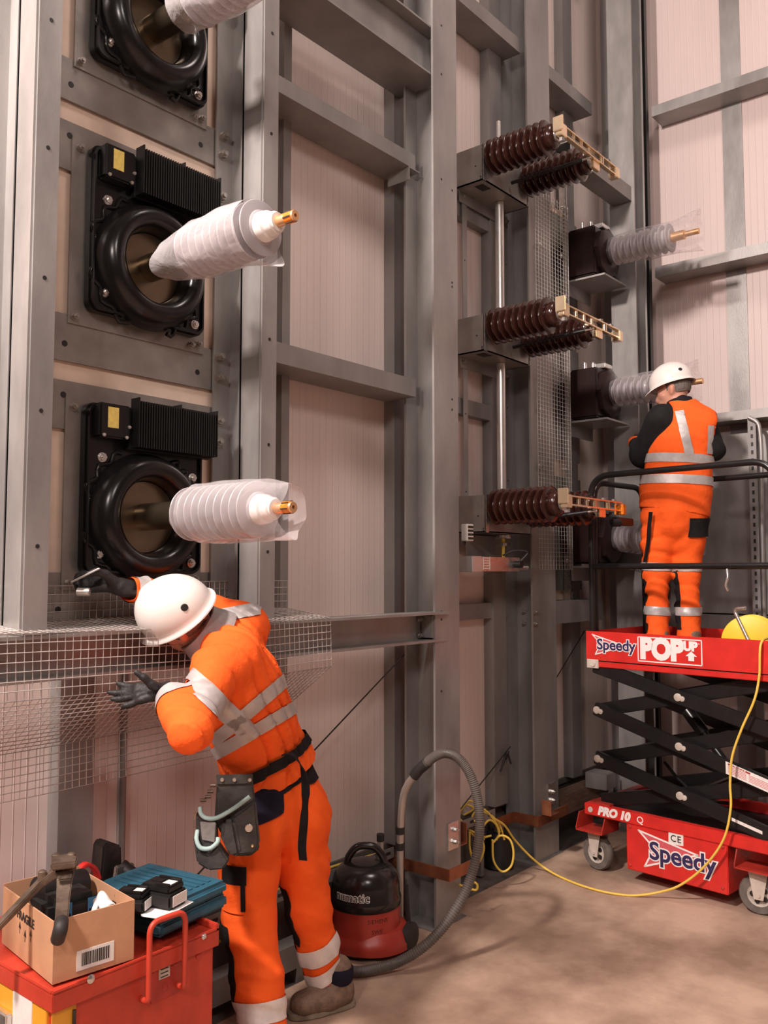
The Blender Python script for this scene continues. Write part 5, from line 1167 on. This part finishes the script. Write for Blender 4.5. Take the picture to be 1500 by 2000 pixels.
def boot(heel, toe, h, parent, width=.095, label=None, cuff=True):
    heel, toe = Vector(heel), Vector(toe); heel.z = toe.z = 0; d = (toe-heel).normalized(); L = (toe-heel).length; s_ = Vector((-d.y, d.x, 0)); B = lambda a, b, z: heel+d*(a*L)+s_*b+Vector((0, 0, z+h))
    pr = [c_(B(.18, 0, .06), B(.40, 0, .060), .040, .044), c_(B(.40, 0, .058), B(.84, 0, .048), .046, .036), c_(B(.45, .016, .05), B(.80, .018, .044), .035, .032), c_(B(.45, -.016, .05), B(.80, -.018, .044), .035, .032), c_(B(.2, 0, .06), B(.24, 0, .15), .046, .052)]
    o = finish('boot', relax(sdf_mesh(pr, .008, .012), 1), M_['boot'], parent, 180)
    if label: o['label'] = label
    n = 30; prof = []
    for i in range(n):
        a = 2*PI*i/n; cx = .5+.53*math.cos(a); w_ = width*.5*(1.08 if cx > .5 else .9)*(1+.06*math.cos(2*a)); prof.append(B(cx, w_*math.sin(a)/max(.55, abs(math.sin(a))**.25), 0))
    MB().prism(prof, (0, 0, .026)).build('boot_sole', M_['sole'], o, 40, .004)
    if cuff: MB().lathe([(0, .052), (.02, .058), (.05, .058), (.06, .052)], B(.235, 0, .10), UPV, 24, False).build('ankle_cuff', M_['navy_cloth'], o, 60)
    return o
# ================================================================ the person with the tool belt
def D(px, py, d): return P(px, py, d=d)
J = dict(la=P(519, 2068, Z=0)+UPV*.10, ra=P(636, 1962, Z=0)+UPV*.11, lk=D(487, 1795, 3.22), rk=D(603, 1775, 3.42), lh=D(487, 1600, 3.24), rh=D(578, 1585, 3.40),
         waist=D(526, 1490, 3.30), chest=D(462, 1335, 3.09), neck=D(410, 1248, 3.06), head=D(352, 1203, 3.02), ls=D(420, 1318, 2.87), rs=D(478, 1225, 3.22),
         le=D(372, 1428, 2.60), lw=D(327, 1350, 2.74), re=D(362, 1176, 3.20), rw=D(234, 1146, 2.95))
pel = (J['lh']+J['rh'])/2
ap = (J['rh']-J['lh']).normalized(); ac = (J['rs']-J['ls']).normalized()
spine = (J['chest']-J['waist']).normalized(); frc = spine.cross(ac)*-1; frc = frc if frc.y > 0 else -frc; frp = UPV.cross(ap); frp = frp if frp.y > 0 else -frp
person = empty('person', Vector((pel.x, pel.y, 0)), 'bending person in orange hi-vis clothes and tool belt reaching to the bottom bushing', 'person')
crown = (-_rt*.50+_up*.72-_fw*.48).normalized(); face = (-_rt*.62-_up*.45+_fw*.35)
hp_, hpt, hfr = head_prims(J['head']-crown*.02, crown, face)
pr = list(hp_)
pr += [c_(J['neck'], J['head']-crown*.04, .058, .054), c_(J['waist'], J['chest'], .105, .11), c_(J['chest']-ac*.09, J['waist']-ap*.07, .075, .075), c_(J['chest']+ac*.09, J['waist']+ap*.07, .075, .075), c_(J['ls'], J['rs'], .05), c_(J['waist'], pel, .10, .10), c_(J['chest'], J['neck'], .09, .06)]
for a, b, c in (('lh', 'lk', 'la'), ('rh', 'rk', 'ra')): pr += chain([J[a], J[b], J[c]-UPV*.03], [.078, .052, .036])
pr += chain([J['ls'], J['le'], J['lw']], [.048, .038, .027]) + chain([J['rs'], J['re'], J['rw']], [.048, .038, .027])
lf = [[D(271, 1341, 2.765), D(250, 1340, 2.785), D(239, 1338, 2.79), D(230, 1335, 2.79)], [D(269, 1350, 2.755), D(241, 1353, 2.775), D(226, 1354, 2.78), D(212, 1352, 2.78)], [D(271, 1359, 2.735), D(246, 1364, 2.75), D(232, 1366, 2.755), D(219, 1365, 2.755)], [D(276, 1367, 2.715), D(258, 1375, 2.72), D(248, 1378, 2.72), D(239, 1379, 2.72)]]
lthumb = [D(297, 1338, 2.695), D(282, 1324, 2.685), D(266, 1313, 2.68)]
rf = [[D(185, 1123, 2.945), D(163, 1120, 2.94), D(152, 1126, 2.92), D(152, 1134, 2.90)], [D(183, 1131, 2.945), D(159, 1130, 2.94), D(149, 1137, 2.915), D(152, 1144, 2.895)], [D(185, 1140, 2.94), D(162, 1142, 2.935), D(153, 1148, 2.91), D(157, 1154, 2.89)], [D(190, 1149, 2.935), D(170, 1153, 2.925), D(162, 1157, 2.905), D(167, 1161, 2.89)]]
rthumb = [D(206, 1122, 2.90), D(189, 1117, 2.875), D(172, 1121, 2.865)]
lhand = hand(J['lw'], [f[0] for f in lf], lf, lthumb, .0088); rhand = hand(J['rw'], [f[0] for f in rf], rf, rthumb)
thin = lambda L, s_: [(q[0], q[1], q[2], q[3]*s_, q[4]*s_) for q in L]
body = finish('body', relax(sdf_mesh(pr+thin(lhand[:4], .45)+thin(rhand[:4], .45), .0095, .008), 1), M_['skin'], person, 180)
eyes(hpt, hfr, body)
MB().lathe([(0, .04), (.01, .075), (.03, .083), (.06, .085)], J['head']-crown*.055-Vector(hfr[1])*.012, crown, 30, False).build('hair', M_['hair'], person, 60)
for nm, hp in (('glove', lhand), ('glove', rhand)): 
    w0 = hp[0][1]; wd = J['lw'] if hp is lhand else J['rw']; el = J['le'] if hp is lhand else J['re']
    finish('glove', relax(sdf_mesh(hp+[c_(wd, wd.lerp(el, .18), .030, .031)], .0042, .0035), 1), M_['glove'], person, 180)
# jacket
jk = [c_(J['chest']-ac*.115, J['waist']-ap*.085-UPV*.01, .100, .100), c_(J['chest']+ac*.095, J['waist']+ap*.085-UPV*.01, .100, .098), c_(J['chest']-frc*.035, J['waist']-frp*.02, .115, .115), c_(J['chest']-frc*.03, J['neck']-frc*.01, .11, .072),
      c_(J['ls']+ac*.02, J['rs'], .078, .080), c_(J['ls'].lerp(J['rs'], .3)-frc*.03, J['waist'].lerp(J['chest'], .5)-frc*.04, .10, .11), c_(J['waist']-ap*.08, J['waist']-ap*.08-UPV*.05, .10, .098), c_(J['waist']+ap*.085, J['waist']+ap*.085-UPV*.05, .098, .098), c_(J['waist'], J['waist']-UPV*.05, .118, .115)]
jk += chain([J['ls'], J['le'], J['le'].lerp(J['lw'], .5), J['lw'].lerp(J['le'], .06)], [.072, .054, .050, .042]) + chain([J['rs'], J['re'], J['rw'].lerp(J['re'], .08)], [.080, .060, .043])
jme = relax(sdf_mesh(jk, .0085, .017, folds((.9, .3, .6), .0085, 85)), 1)
jbm = bmesh.new(); jbm.from_mesh(jme)
hemn = (J['waist']-J['chest']).normalized(); hemn = (hemn+Vector((0, 0, -.9))).normalized()
hem_co = D(520, 1492, 3.2)-UPV*.01
bmesh.ops.bisect_plane(jbm, geom=jbm.verts[:]+jbm.edges[:]+jbm.faces[:], plane_co=J['waist']-UPV*.055, plane_no=(ap*.42-UPV).normalized(), clear_outer=True)
nkn = (J['head']-J['neck']).normalized()
for (co, no) in ((J['lw'].lerp(J['le'], .10), (J['lw']-J['le']).normalized()), (J['rw'].lerp(J['re'], .12), (J['rw']-J['re']).normalized())):
    sel = [f for f in jbm.faces if (f.calc_center_median()-co).length < .075 and (f.calc_center_median()-co).dot(no) > 0]; bmesh.ops.delete(jbm, geom=sel, context='FACES')
smooth_edge(jbm); jbm.to_mesh(jme); jbm.free()
jacket = finish('jacket', jme, M_['orange'], person, 180)
MB().lathe([(-.03, .112), (.0, .104), (.03, .094), (.05, .090), (.05, .082), (.0, .09)], D(408, 1240, 3.06), (J['head']-D(420, 1250, 3.07)).normalized(), 40, False).build('collar', M_['collar_grey'], jacket, 60)
def near_seg(a, b, r): 
    a, b = Vector(a), Vector(b); ab = b-a; L = ab.length_squared
    def f(c, n_=None): t = max(0, min(1, (c-a).dot(ab)/L)); return (c-a-ab*t).length < r
    return f
ntorso = lambda c, n_: not near_seg(J['ls']+(J['le']-J['ls'])*.3, J['le'], .105)(c) and not near_seg(J['le'], J['lw'], .09)(c) and not near_seg(J['rs']+(J['re']-J['rs'])*.45, J['rw'], .1)(c)
vw = -_fw
def screen_slab(pa, pb, w, dep, mask=None, ends=None):
    """planes of a straight strip running between two points of the garment as seen from behind the wearer"""
    a, b = D(*pa, dep), D(*pb, dep); d = (b-a).normalized(); n_ = d.cross((a+b)/2-Vector((0, 0, H))).normalized()
    cuts = slab((a+b)/2, n_, w)
    if ends is None: ends = (True, True)
    if ends[0]: cuts.append((a, -d))
    if ends[1]: cuts.append((b, d))
    return cuts
backside = lambda c, n_: n_.dot(c-Vector((0, 0, H))) < .35
u_ = (J['le']-J['ls']).normalized(); ACUT = [(J['ls'].lerp(J['le'], .72), u_)]
region(jme, screen_slab((366, 1318), (486, 1432), .060, 2.8), .0045, 'reflective_band', 'reflect', jacket, lambda c, n_: backside(c, n_) and not near_seg(J['le'].lerp(J['lw'], .35), J['lw'], .075)(c))
region(jme, screen_slab((412, 1452), (560, 1325), .043, 3.0, ends=(True, False))+ACUT, .0045, 'reflective_band', 'reflect', jacket, backside)
region(jme, screen_slab((412, 1477), (590, 1372), .043, 3.05, ends=(True, False))+ACUT, .0045, 'reflective_band', 'reflect', jacket, backside)
region(jme, screen_slab((420, 1205), (500, 1190), .045, 3.1, ends=(True, True)), .004, 'reflective_band', 'reflect', jacket, lambda c, n_: backside(c, n_))
u_ = (J['lw']-J['le']).normalized(); region(jme, slab(J['lw'].lerp(J['le'], .22), u_, .045), .0035, 'sleeve_band', 'reflect', jacket, near_seg(J['lw'], J['lw'].lerp(J['le'], .4), .08))
u_ = (J['rw']-J['re']).normalized(); region(jme, slab(J['rw'].lerp(J['re'], .25), u_, .05), .0035, 'sleeve_band', 'reflect', jacket, near_seg(J['rw'], J['re'], .08))
# trousers
lhem, rhem = J['la']-UPV*.055, J['ra']-UPV*.02
def leg(a, k_, b, rs): return chain([a, a.lerp(k_, .5), k_, k_.lerp(b, .5), b], rs)
tr_ = leg(J['lh'], J['lk'], lhem, [.112, .104, .090, .086, .082]) + leg(J['rh'], J['rk'], rhem, [.110, .098, .080, .073, .070])
tr_ += [c_(J['lh']-frp*.03, J['waist']-ap*.075-UPV*.05, .105, .10), c_(J['rh']-frp*.03, J['waist']+ap*.08-UPV*.05, .105, .10), c_(pel+UPV*.01, J['waist']-UPV*.05, .11, .115), c_(J['lh']-frp*.055-UPV*.02, J['lh']-frp*.05-UPV*.05, .085), c_(J['rh']-frp*.055-UPV*.02, J['rh']-frp*.05-UPV*.05, .085)]
tme = relax(sdf_mesh(tr_, .009, .016, folds((.55, .4, .8), .0055, 80)), 1)
tb = bmesh.new(); tb.from_mesh(tme); bmesh.ops.bisect_plane(tb, geom=tb.verts[:]+tb.edges[:]+tb.faces[:], plane_co=J['waist']-UPV*.015, plane_no=(-ap*.30+UPV).normalized(), clear_outer=True)
bmesh.ops.delete(tb, geom=[f for f in tb.faces if f.calc_center_median().z < .05], context='FACES'); tb.to_mesh(tme); tb.free()
trousers = finish('trousers', tme, M_['orange2'], person, 180)
ml = near_seg(J['lk'], lhem, .16); mr = lambda c, n_=None: (c-rhem).length < (c-lhem).length
mll = lambda c, n_=None: not mr(c)
ld = (lhem-J['lk']).normalized(); rd = (rhem-J['rk']).normalized()
region(tme, slab(D(515, 1966, 3.15), (ld+_rt*-.12).normalized(), .07), .004, 'reflective_band', 'reflect_w', trousers, lambda c, n_: mll(c) and c.z < .5)
region(tme, slab(D(628, 1862, 3.4), (rd+_rt*.16).normalized(), .075), .004, 'reflective_band', 'reflect_w', trousers, lambda c, n_: mr(c) and c.z < .5)
region(tme, slab(D(640, 1912, 3.4), (rd+_rt*.35).normalized(), .055), .004, 'reflective_band', 'reflect_w', trousers, lambda c, n_: mr(c) and c.z < .4)
# dark panels
sd = -_rt
region(tme, [(J['lk']+UPV*.0, UPV), (Vector((0, 0, .13)), -UPV)], .003, 'knee_panel', 'black_cloth', trousers, lambda c, n_: mll(c) and n_.dot(_rt) < -.66)
region(tme, [(J['rk']+UPV*.10, UPV), (Vector((0, 0, .27)), -UPV)], .003, 'knee_panel', 'black_cloth', trousers, lambda c, n_: mr(c) and n_.dot(_rt) < -.6)
hip_n = (UPV+ap*.28).normalized()
region(tme, slab(D(548, 1530, 3.2), (_up-_rt*.42).normalized(), .075)+[(D(493, 1540, 3.2), -_rt)], .004, 'waist_panel', 'black_cloth', trousers, backside)
region(tme, [(D(500, 1568, 3.2), -_rt), (D(553, 1560, 3.2), _rt), (D(530, 1590, 3.2), (-_up+_rt*.25)), (D(530, 1535, 3.2), _up)], .006, 'holster_pocket', 'navy_cloth', trousers, backside)
region(tme, [(D(600, 1520, 3.3), -_rt), (D(610, 1532, 3.3), -_up), (D(610, 1475, 3.3), _up)], .006, 'holster_pocket', 'black_cloth', trousers, lambda c, n_: n_.dot(_rt) > .1 and mr(c))
region(tme, [(D(432, 1700, 3.1), -_rt), (D(480, 1700, 3.1), _rt), (D(455, 1732, 3.1), -_up), (D(455, 1696, 3.1), _up)], .008, 'pocket_flap', 'black_cloth', trousers, lambda c, n_: backside(c, n_) and mll(c))
region(tme, [(D(430, 1700, 3.1), -_rt), (D(475, 1700, 3.1), _rt), (D(455, 1792, 3.1), -_up), (D(455, 1732, 3.1), _up)], .007, 'cargo_pocket', 'orange2', trousers, lambda c, n_: backside(c, n_) and mll(c))
region(tme, [(D(469, 1700, 3.1), -_rt), (D(478, 1700, 3.1), _rt), (D(455, 1786, 3.1), -_up), (D(455, 1700, 3.1), _up)], .009, 'pocket_edge', 'black_cloth', trousers, lambda c, n_: backside(c, n_) and mll(c))
# belt and pouch
hat, HR = hard_hat(J['head']+crown*.030, crown, face, person, 1.0, 'white hard hat')
region(tme if False else jme, slab(D(520, 1487, 3.25), (_up-_rt*.46).normalized(), .045), .010, 'tool_belt', 'black_cloth', person, lambda c, n_: ntorso(c, n_) and (c-J['waist']).length < .3)
belt = person.children[-1]
pp0 = D(470, 1512, 3.02); pz = Vector((0, 0, -1)); px_ = (_rt*.97+_fw*.10+_up*.12).normalized(); pyv = px_.cross(UPV); pyv = pyv if pyv.dot(_fw) < 0 else -pyv; px_ = UPV.cross(pyv).normalized()*(1 if UPV.cross(pyv).dot(_rt) > 0 else -1)
def K(px, py, out): 
    o_ = D(462, 1600, 3.01); r = P(px, py, d=1)-Vector((0, 0, H)); t_ = (o_+pyv*out-Vector((0, 0, H))).dot(pyv)/r.dot(pyv); return Vector((0, 0, H))+r*t_
def slabpoly(pts, out, th, name, m, parent, bev=.004): return MB().prism([K(x, y, out) for x, y in pts], pyv*th).build(name, M_[m], parent, 40, bev)
pouch = slabpoly([(425, 1515), (493, 1513), (498, 1560), (507, 1655), (490, 1668), (455, 1668), (420, 1600)], -.012, .024, 'tool_pouch', 'leather', person)
slabpoly([(422, 1513), (494, 1511), (494, 1530), (424, 1532)], .012, .006, 'pouch_flap', 'leather', pouch, .002)
for x_ in (434, 458, 488): MB().lathe([(0, .007), (.004, .006)], K(x_, 1523, .018), pyv, 14).build('rivet', M_['zinc'], pouch, 40)
slabpoly([(455, 1592), (500, 1560), (508, 1640), (500, 1664), (460, 1668)], .012, .022, 'side_pocket', 'leather', pouch, .008)
slabpoly([(436, 1598), (460, 1596), (472, 1662), (452, 1672), (432, 1630)], .014, .036, 'tool_sleeve', 'leather', pouch, .012)
MB().lathe([(0, .012), (.003, .014), (.006, .012), (.006, .007)], K(486, 1617, .034), pyv, 22).build('eyelet', M_['zinc'], pouch, 40); MB().lathe([(0, .006), (.005, .004)], K(493, 1652, .034), pyv, 14).build('rivet', M_['brass'], pouch, 40)
fp = slabpoly([(386, 1582), (392, 1590), (405, 1600), (425, 1600), (428, 1650), (400, 1655), (386, 1630)], .0, .055, 'front_pocket', 'leather', pouch, .014)
slabpoly([(391, 1604), (422, 1606), (420, 1645), (395, 1640)], .055, .006, 'suede_patch', 'leather_grey', fp, .002)
fp2 = slabpoly([(381, 1628), (392, 1655), (410, 1660), (428, 1640), (450, 1672), (438, 1688), (410, 1690), (388, 1676)], .018, .055, 'front_pocket', 'leather', pouch, .014)
MB().tube(spline([K(391, 1578, .03), K(393, 1590, .05), K(404, 1598, .06), K(424, 1597, .05), K(455, 1580, .035), K(488, 1556, .03)], 6), .0075, 10).build('piping', M_['piping'], pouch, 60)
MB().tube(spline([K(386, 1622, .05), K(384, 1640, .07), K(392, 1656, .08), K(410, 1657, .08), K(424, 1646, .078), K(426, 1636, .07)], 6), .0075, 10).build('piping', M_['piping'], fp2, 60)
for (x_, y_) in ((416, 1534), (411, 1546), (406, 1556), (397, 1563)): MB().lathe([(-.01, .006), (.01, .006)], K(x_, y_, .02), px_, 12).build('tool_end', M_['tool_steel'], pouch, 40)
MB().tube([K(384, 1588, .0), K(383, 1600, .0)], .009, 8).build('brass_fitting', M_['brass'], pouch, 40)
mb = MB(); taper_bar(mb, spline([D(553, 1474, 3.10), D(572, 1474, 3.09), D(590, 1500, 3.09), D(597, 1540, 3.10), D(594, 1600, 3.10), D(590, 1650, 3.12), D(592, 1680, 3.13)], 5), [.03]*31, [.004]*31); 
mb.build('belt_tail', M_['black_cloth'], belt, 60)
# boots
boot(P(690, 1962, Z=0), P(566, 1990, Z=0), 0, person); la0 = P(519, 2068, Z=0)+Vector((.02, .022, 0)); boot(la0+Vector((-.045, -.05, 0)), la0+Vector((.13, .145, 0)), 0, person)
# spanner in the gloved hand
a, b = D(152, 1131, 2.86), D(193, 1111, 2.86); mb = MB(); taper_bar(mb, [a.lerp(b, -.3), a, b, b.lerp(a, -.05)], [.012, .012, .014, .010], [.006]*4); e_ = D(163, 1156, 2.87)
tag(mb.lathe([(-.02, .014), (.02, .014)], e_, _rt, 14).build('spanner', M_['tube_alu'], None, 40, .002), 'bright spanner held in the black glove at the bottom bushing', 'spanner')
# ================================================================ the person on the lift
def W(px, py, dep): s_, z_ = PF(px, py, dep); return L3(s_, dep, z_)
K2 = dict(la=W(1284, 1216, .33), ra=W(1346, 1214, .43), lk=W(1282, 1118, .36), rk=W(1342, 1112, .46), lh=W(1290, 1005, .38), rh=W(1344, 1003, .45), waist=W(1318, 960, .42), chest=W(1330, 860, .42), neck=W(1330, 795, .43), head=W(1314, 760, .44), ls=W(1293, 822, .35), rs=W(1372, 828, .48), le=W(1258, 886, .40), lw=W(1243, 868, .56), re=W(1392, 878, .52), rw=W(1350, 885, .72))
for k_ in ('la', 'ra'): K2[k_].z = ZDECK+.09
pel2 = (K2['lh']+K2['rh'])/2; ap2 = (K2['rh']-K2['lh']).normalized(); ac2 = (K2['rs']-K2['ls']).normalized(); fr2 = UPV.cross(ap2); fr2 = fr2 if fr2.y > 0 else -fr2
person2 = empty('person', Vector((pel2.x, pel2.y, ZDECK)), 'person in orange vest, orange trousers and white hard hat standing on the red lift', 'person')
crown2 = (_up*.93-_rt*.18+_fw*.22).normalized(); face2 = (-_rt*.80+_fw*.50-_up*.42)
hp2, hpt2, hfr2 = head_prims(K2['head']-crown2*.015, crown2, face2, .96)
pr = list(hp2)+[c_(K2['neck']-UPV*.02, K2['head']-crown2*.05, .058, .056), c_(K2['waist'], K2['chest'], .11, .12), c_(K2['chest'], K2['neck'], .10, .06), c_(K2['ls'], K2['rs'], .05), c_(K2['waist'], pel2, .11, .11)]
for a, b, c in (('lh', 'lk', 'la'), ('rh', 'rk', 'ra')): pr += chain([K2[a], K2[b], K2[c]-UPV*.04], [.078, .052, .036])
pr += chain([K2['ls'], K2['le'], K2['lw']], [.048, .038, .027]) + chain([K2['rs'], K2['re'], K2['rw']], [.048, .038, .027])
def hand_dir(w, d, palm_n, th):
    d = d.normalized(); s_ = d.cross(palm_n).normalized(); fs_ = []
    for i, (o_, L) in enumerate(((-.027, .088), (-.009, .098), (.009, .090), (.027, .074))):
        k0_ = w+d*.085+s_*o_; f_ = [k0_]; q = k0_; dd = d.copy()
        for seg in range(3): dd = (dd+palm_n*.45).normalized(); q = q+dd*L*(.45, .30, .25)[seg]; f_.append(q)
        fs_.append(f_)
    t0 = w+d*.03+s_*-.03*th+palm_n*.01; return hand(w, [f_[0] for f_ in fs_], fs_, [t0, t0+d*.03+s_*-.022*th+palm_n*.012, t0+d*.055+s_*-.025*th+palm_n*.025])
dl = (K2['lw']-K2['le']).normalized(); dr2 = (K2['rw']-K2['re']).normalized()
lh2 = hand_dir(K2['lw'], (dl+UPV*.1), -UPV*.5+_rt*.6, 1); rh2 = hand_dir(K2['rw'], dr2, -UPV*.5-_rt*.5, 1)
body2 = finish('body', relax(sdf_mesh(pr+thin(lh2[:4], .45)+thin(rh2[:4], .45), .0095, .008), 1), M_['skin'], person2, 180); eyes(hpt2, hfr2, body2, .96)
hz_ = [('e', tuple(hpt2(0, -.022, .018)), (.079, .088, .075), frame3(*hfr2))]
hm = sdf_mesh(hz_, .006, .004); hb_ = bmesh.new(); hb_.from_mesh(hm); bmesh.ops.delete(hb_, geom=[f for f in hb_.faces if (f.calc_center_median()-hpt2(0, 0, 0)).dot(hfr2[1]) > .02 or (f.calc_center_median()-hpt2(0, 0, 0)).dot(hfr2[2]) < -.03], context='FACES'); hb_.to_mesh(hm); hb_.free()
finish('hair', hm, M_['hair'], person2, 180)
hard_hat(K2['head']+crown2*.042, crown2, face2, person2, .94, 'white hard hat')
# black shirt
sh = [c_(K2['chest']-ac2*.07, K2['waist']-ap2*.05, .08, .08), c_(K2['chest']+ac2*.07, K2['waist']+ap2*.05, .08, .08), c_(K2['chest'], K2['neck']+UPV*.012, .09, .062), c_(K2['ls'], K2['rs'], .060), c_(K2['waist'], K2['chest'], .09, .10)] + chain([K2['ls'], K2['le'], K2['lw'].lerp(K2['le'], .12)], [.096, .078, .052]) + chain([K2['rs'], K2['re'], K2['rw'].lerp(K2['re'], .12)], [.078, .062, .048])
finish('shirt', relax(sdf_mesh(sh, .011, .016, folds((.6, .2, .9), .005, 40)), 1), M_['black_cloth'], person2, 180)
nk2 = (K2['head']-K2['neck']).normalized(); MB().lathe([(-.01, .085), (.02, .078), (.05, .074), (.05, .066), (0, .07)], K2['neck']-UPV*.01, (nk2+UPV).normalized(), 30, False).build('shirt_collar', M_['black_cloth'], person2, 60)
MB().lathe([(0, .044), (.02, .046), (.045, .044)], K2['lw'].lerp(K2['le'], -.02), dl, 20, False).build('glove_cuff', M_['orange'], person2, 60)
for hp, wd, el in ((lh2, K2['lw'], K2['le']), (rh2, K2['rw'], K2['re'])): finish('glove', relax(sdf_mesh([(q[0], q[1], q[2], q[3]*1.15, q[4]*1.15) for q in hp]+[c_(wd, wd.lerp(el, .15), .031, .032)], .0065, .006), 1), M_['glove'], person2, 180)
# vest
vs_ = [c_(K2['chest']-ac2*.085, K2['waist']-ap2*.085, 0.101, 0.104), c_(K2['chest']+ac2*.085, K2['waist']+ap2*.09, 0.104, 0.108), c_(K2['waist']-ap2*.09, pel2-ap2*.09-UPV*.0, 0.104, 0.108), c_(K2['waist']+ap2*.09, pel2+ap2*.09+UPV*.01, 0.108, 0.111), c_(K2['waist'], K2['chest'], 0.121, 0.124), c_(K2['chest'], K2['neck']-UPV*.02, 0.111, .08), c_(K2['ls']+ac2*.05, K2['rs'], .086), c_(K2['neck'], K2['rs'], .082, .088), c_(K2['waist']-fr2*.02, pel2-fr2*.03, 0.121, 0.126)]
vme = relax(sdf_mesh(vs_, .0095, .017, folds((.7, .3, .6), .005, 75)), 1)
vb = bmesh.new(); vb.from_mesh(vme)
bmesh.ops.bisect_plane(vb, geom=vb.verts[:]+vb.edges[:]+vb.faces[:], plane_co=W(1318, 996, .30), plane_no=(-UPV-_rt*.18).normalized(), clear_outer=True)
arml = near_seg(K2['ls']-ac2*.03, K2['ls'].lerp(K2['le'], .8), .122); armr = near_seg(K2['rs']+ac2*.06, K2['rs'].lerp(K2['re'], .6)+ac2*.06, .07)
nkh = near_seg(K2['neck']-UPV*.01, K2['neck']+UPV*.1, .088)
bmesh.ops.delete(vb, geom=[f for f in vb.faces if arml(f.calc_center_median()) or armr(f.calc_center_median()) or nkh(f.calc_center_median())], context='FACES')
smooth_edge(vb, 12); vb.to_mesh(vme); vb.free(); vest = finish('vest', vme, M_['orange'], person2, 180); so = vest.modifiers.new('thick', 'SOLIDIFY'); so.thickness = .004
region(vme, slab(W(1318, 893, .30), (UPV-_rt*.02+_rt*.10), .052), .005, 'reflective_band', 'reflect', vest); region(vme, slab(W(1318, 935, .30), (UPV+_rt*.06), .052), .005, 'reflective_band', 'reflect', vest)
def wslab(pa, pb, w_, dep): 
    a, b = W(*pa, dep), W(*pb, dep); d = (b-a).normalized(); n_ = d.cross((a+b)/2-Vector((0, 0, H))).normalized(); return slab((a+b)/2, n_, w_)+[(a, -d), (b, d)]
bk2 = lambda c, n_: n_.dot(c-Vector((0, 0, H))) < .3
region(vme, wslab((1326, 800), (1346, 885), .048, .3), .006, 'reflective_band', 'reflect', vest, bk2); region(vme, wslab((1388, 830), (1385, 885), .03, .4), .006, 'reflective_band', 'reflect', vest, bk2)
# trousers
lhem, rhem = K2['la']-UPV*.045, K2['ra']-UPV*.045
t2 = leg(K2['lh'], K2['lk'], lhem, [.103, .094, .070, .058, .070]) + leg(K2['rh'], K2['rk'], rhem, [.101, .091, .070, .060, .070]) + [c_(K2['lh'], K2['waist']-ap2*.07, .104, .10), c_(K2['rh'], K2['waist']+ap2*.07, .104, .10), c_(pel2, K2['waist'], .115, .115), c_(pel2-fr2*.06, pel2-fr2*.06-UPV*.06, .10, .09)]
t2m = relax(sdf_mesh(t2, .0095, .016, folds((.5, .35, .85), .0055, 80)), 1); tb = bmesh.new(); tb.from_mesh(t2m); bmesh.ops.delete(tb, geom=[f for f in tb.faces if f.calc_center_median().z > K2['waist'].z+.02 or f.calc_center_median().z < ZDECK+.035], context='FACES'); tb.to_mesh(t2m); tb.free()
tro2 = finish('trousers', t2m, M_['orange2'], person2, 180)
m2r = lambda c, n_=None: (c-rhem).to_2d().length < (c-lhem).to_2d().length
for py in (1194, 1107): 
    region(t2m, slab(W(1292, py, .30), (UPV+_rt*.05), .048), .005, 'reflective_band', 'reflect', tro2, lambda c, n_: not m2r(c) and c.z < ZDECK+.6); region(t2m, slab(W(1342, py+1, .34), UPV, .048), .005, 'reflective_band', 'reflect', tro2, lambda c, n_: m2r(c) and c.z < ZDECK+.6)
region(t2m, [(Vector((0, 0, K2['lk'].z+.12)), UPV), (Vector((0, 0, ZDECK+.18)), -UPV)], .004, 'knee_panel', 'black_cloth', tro2, lambda c, n_: m2r(c) and n_.dot((_fw*.3-_rt*.95)) > .6)
region(t2m, [(Vector((0, 0, K2['lk'].z+.05)), UPV), (Vector((0, 0, ZDECK+.16)), -UPV)], .004, 'knee_panel', 'black_cloth', tro2, lambda c, n_: not m2r(c) and n_.dot((_fw*.5-_rt*.86)) > .7)
region(t2m, [(W(1352, 1030, .3), -_rt), (W(1360, 1050, .3), -_up), (W(1360, 1012, .3), _up)], .012, 'holster_pocket', 'black_cloth', tro2)
mb = MB(); taper_bar(mb, spline([W(1271, 1000, .22), W(1268, 1030, .23), W(1266, 1060, .245), W(1259, 1098, .26)], 5), [.022]*16, [.006]*16); mb.build('side_seam', M_['black_cloth'], tro2, 60)
for (an, tg, nm) in (('la', Vector((-.35, .8, 0)), 0), ('ra', Vector((.05, 1, 0)), 1)):
    c = K2[an].copy(); tg = tg.normalized(); boot(Vector((c.x, c.y, 0))-tg*.075, Vector((c.x, c.y, 0))+tg*.185, ZDECK, person2, cuff=False)
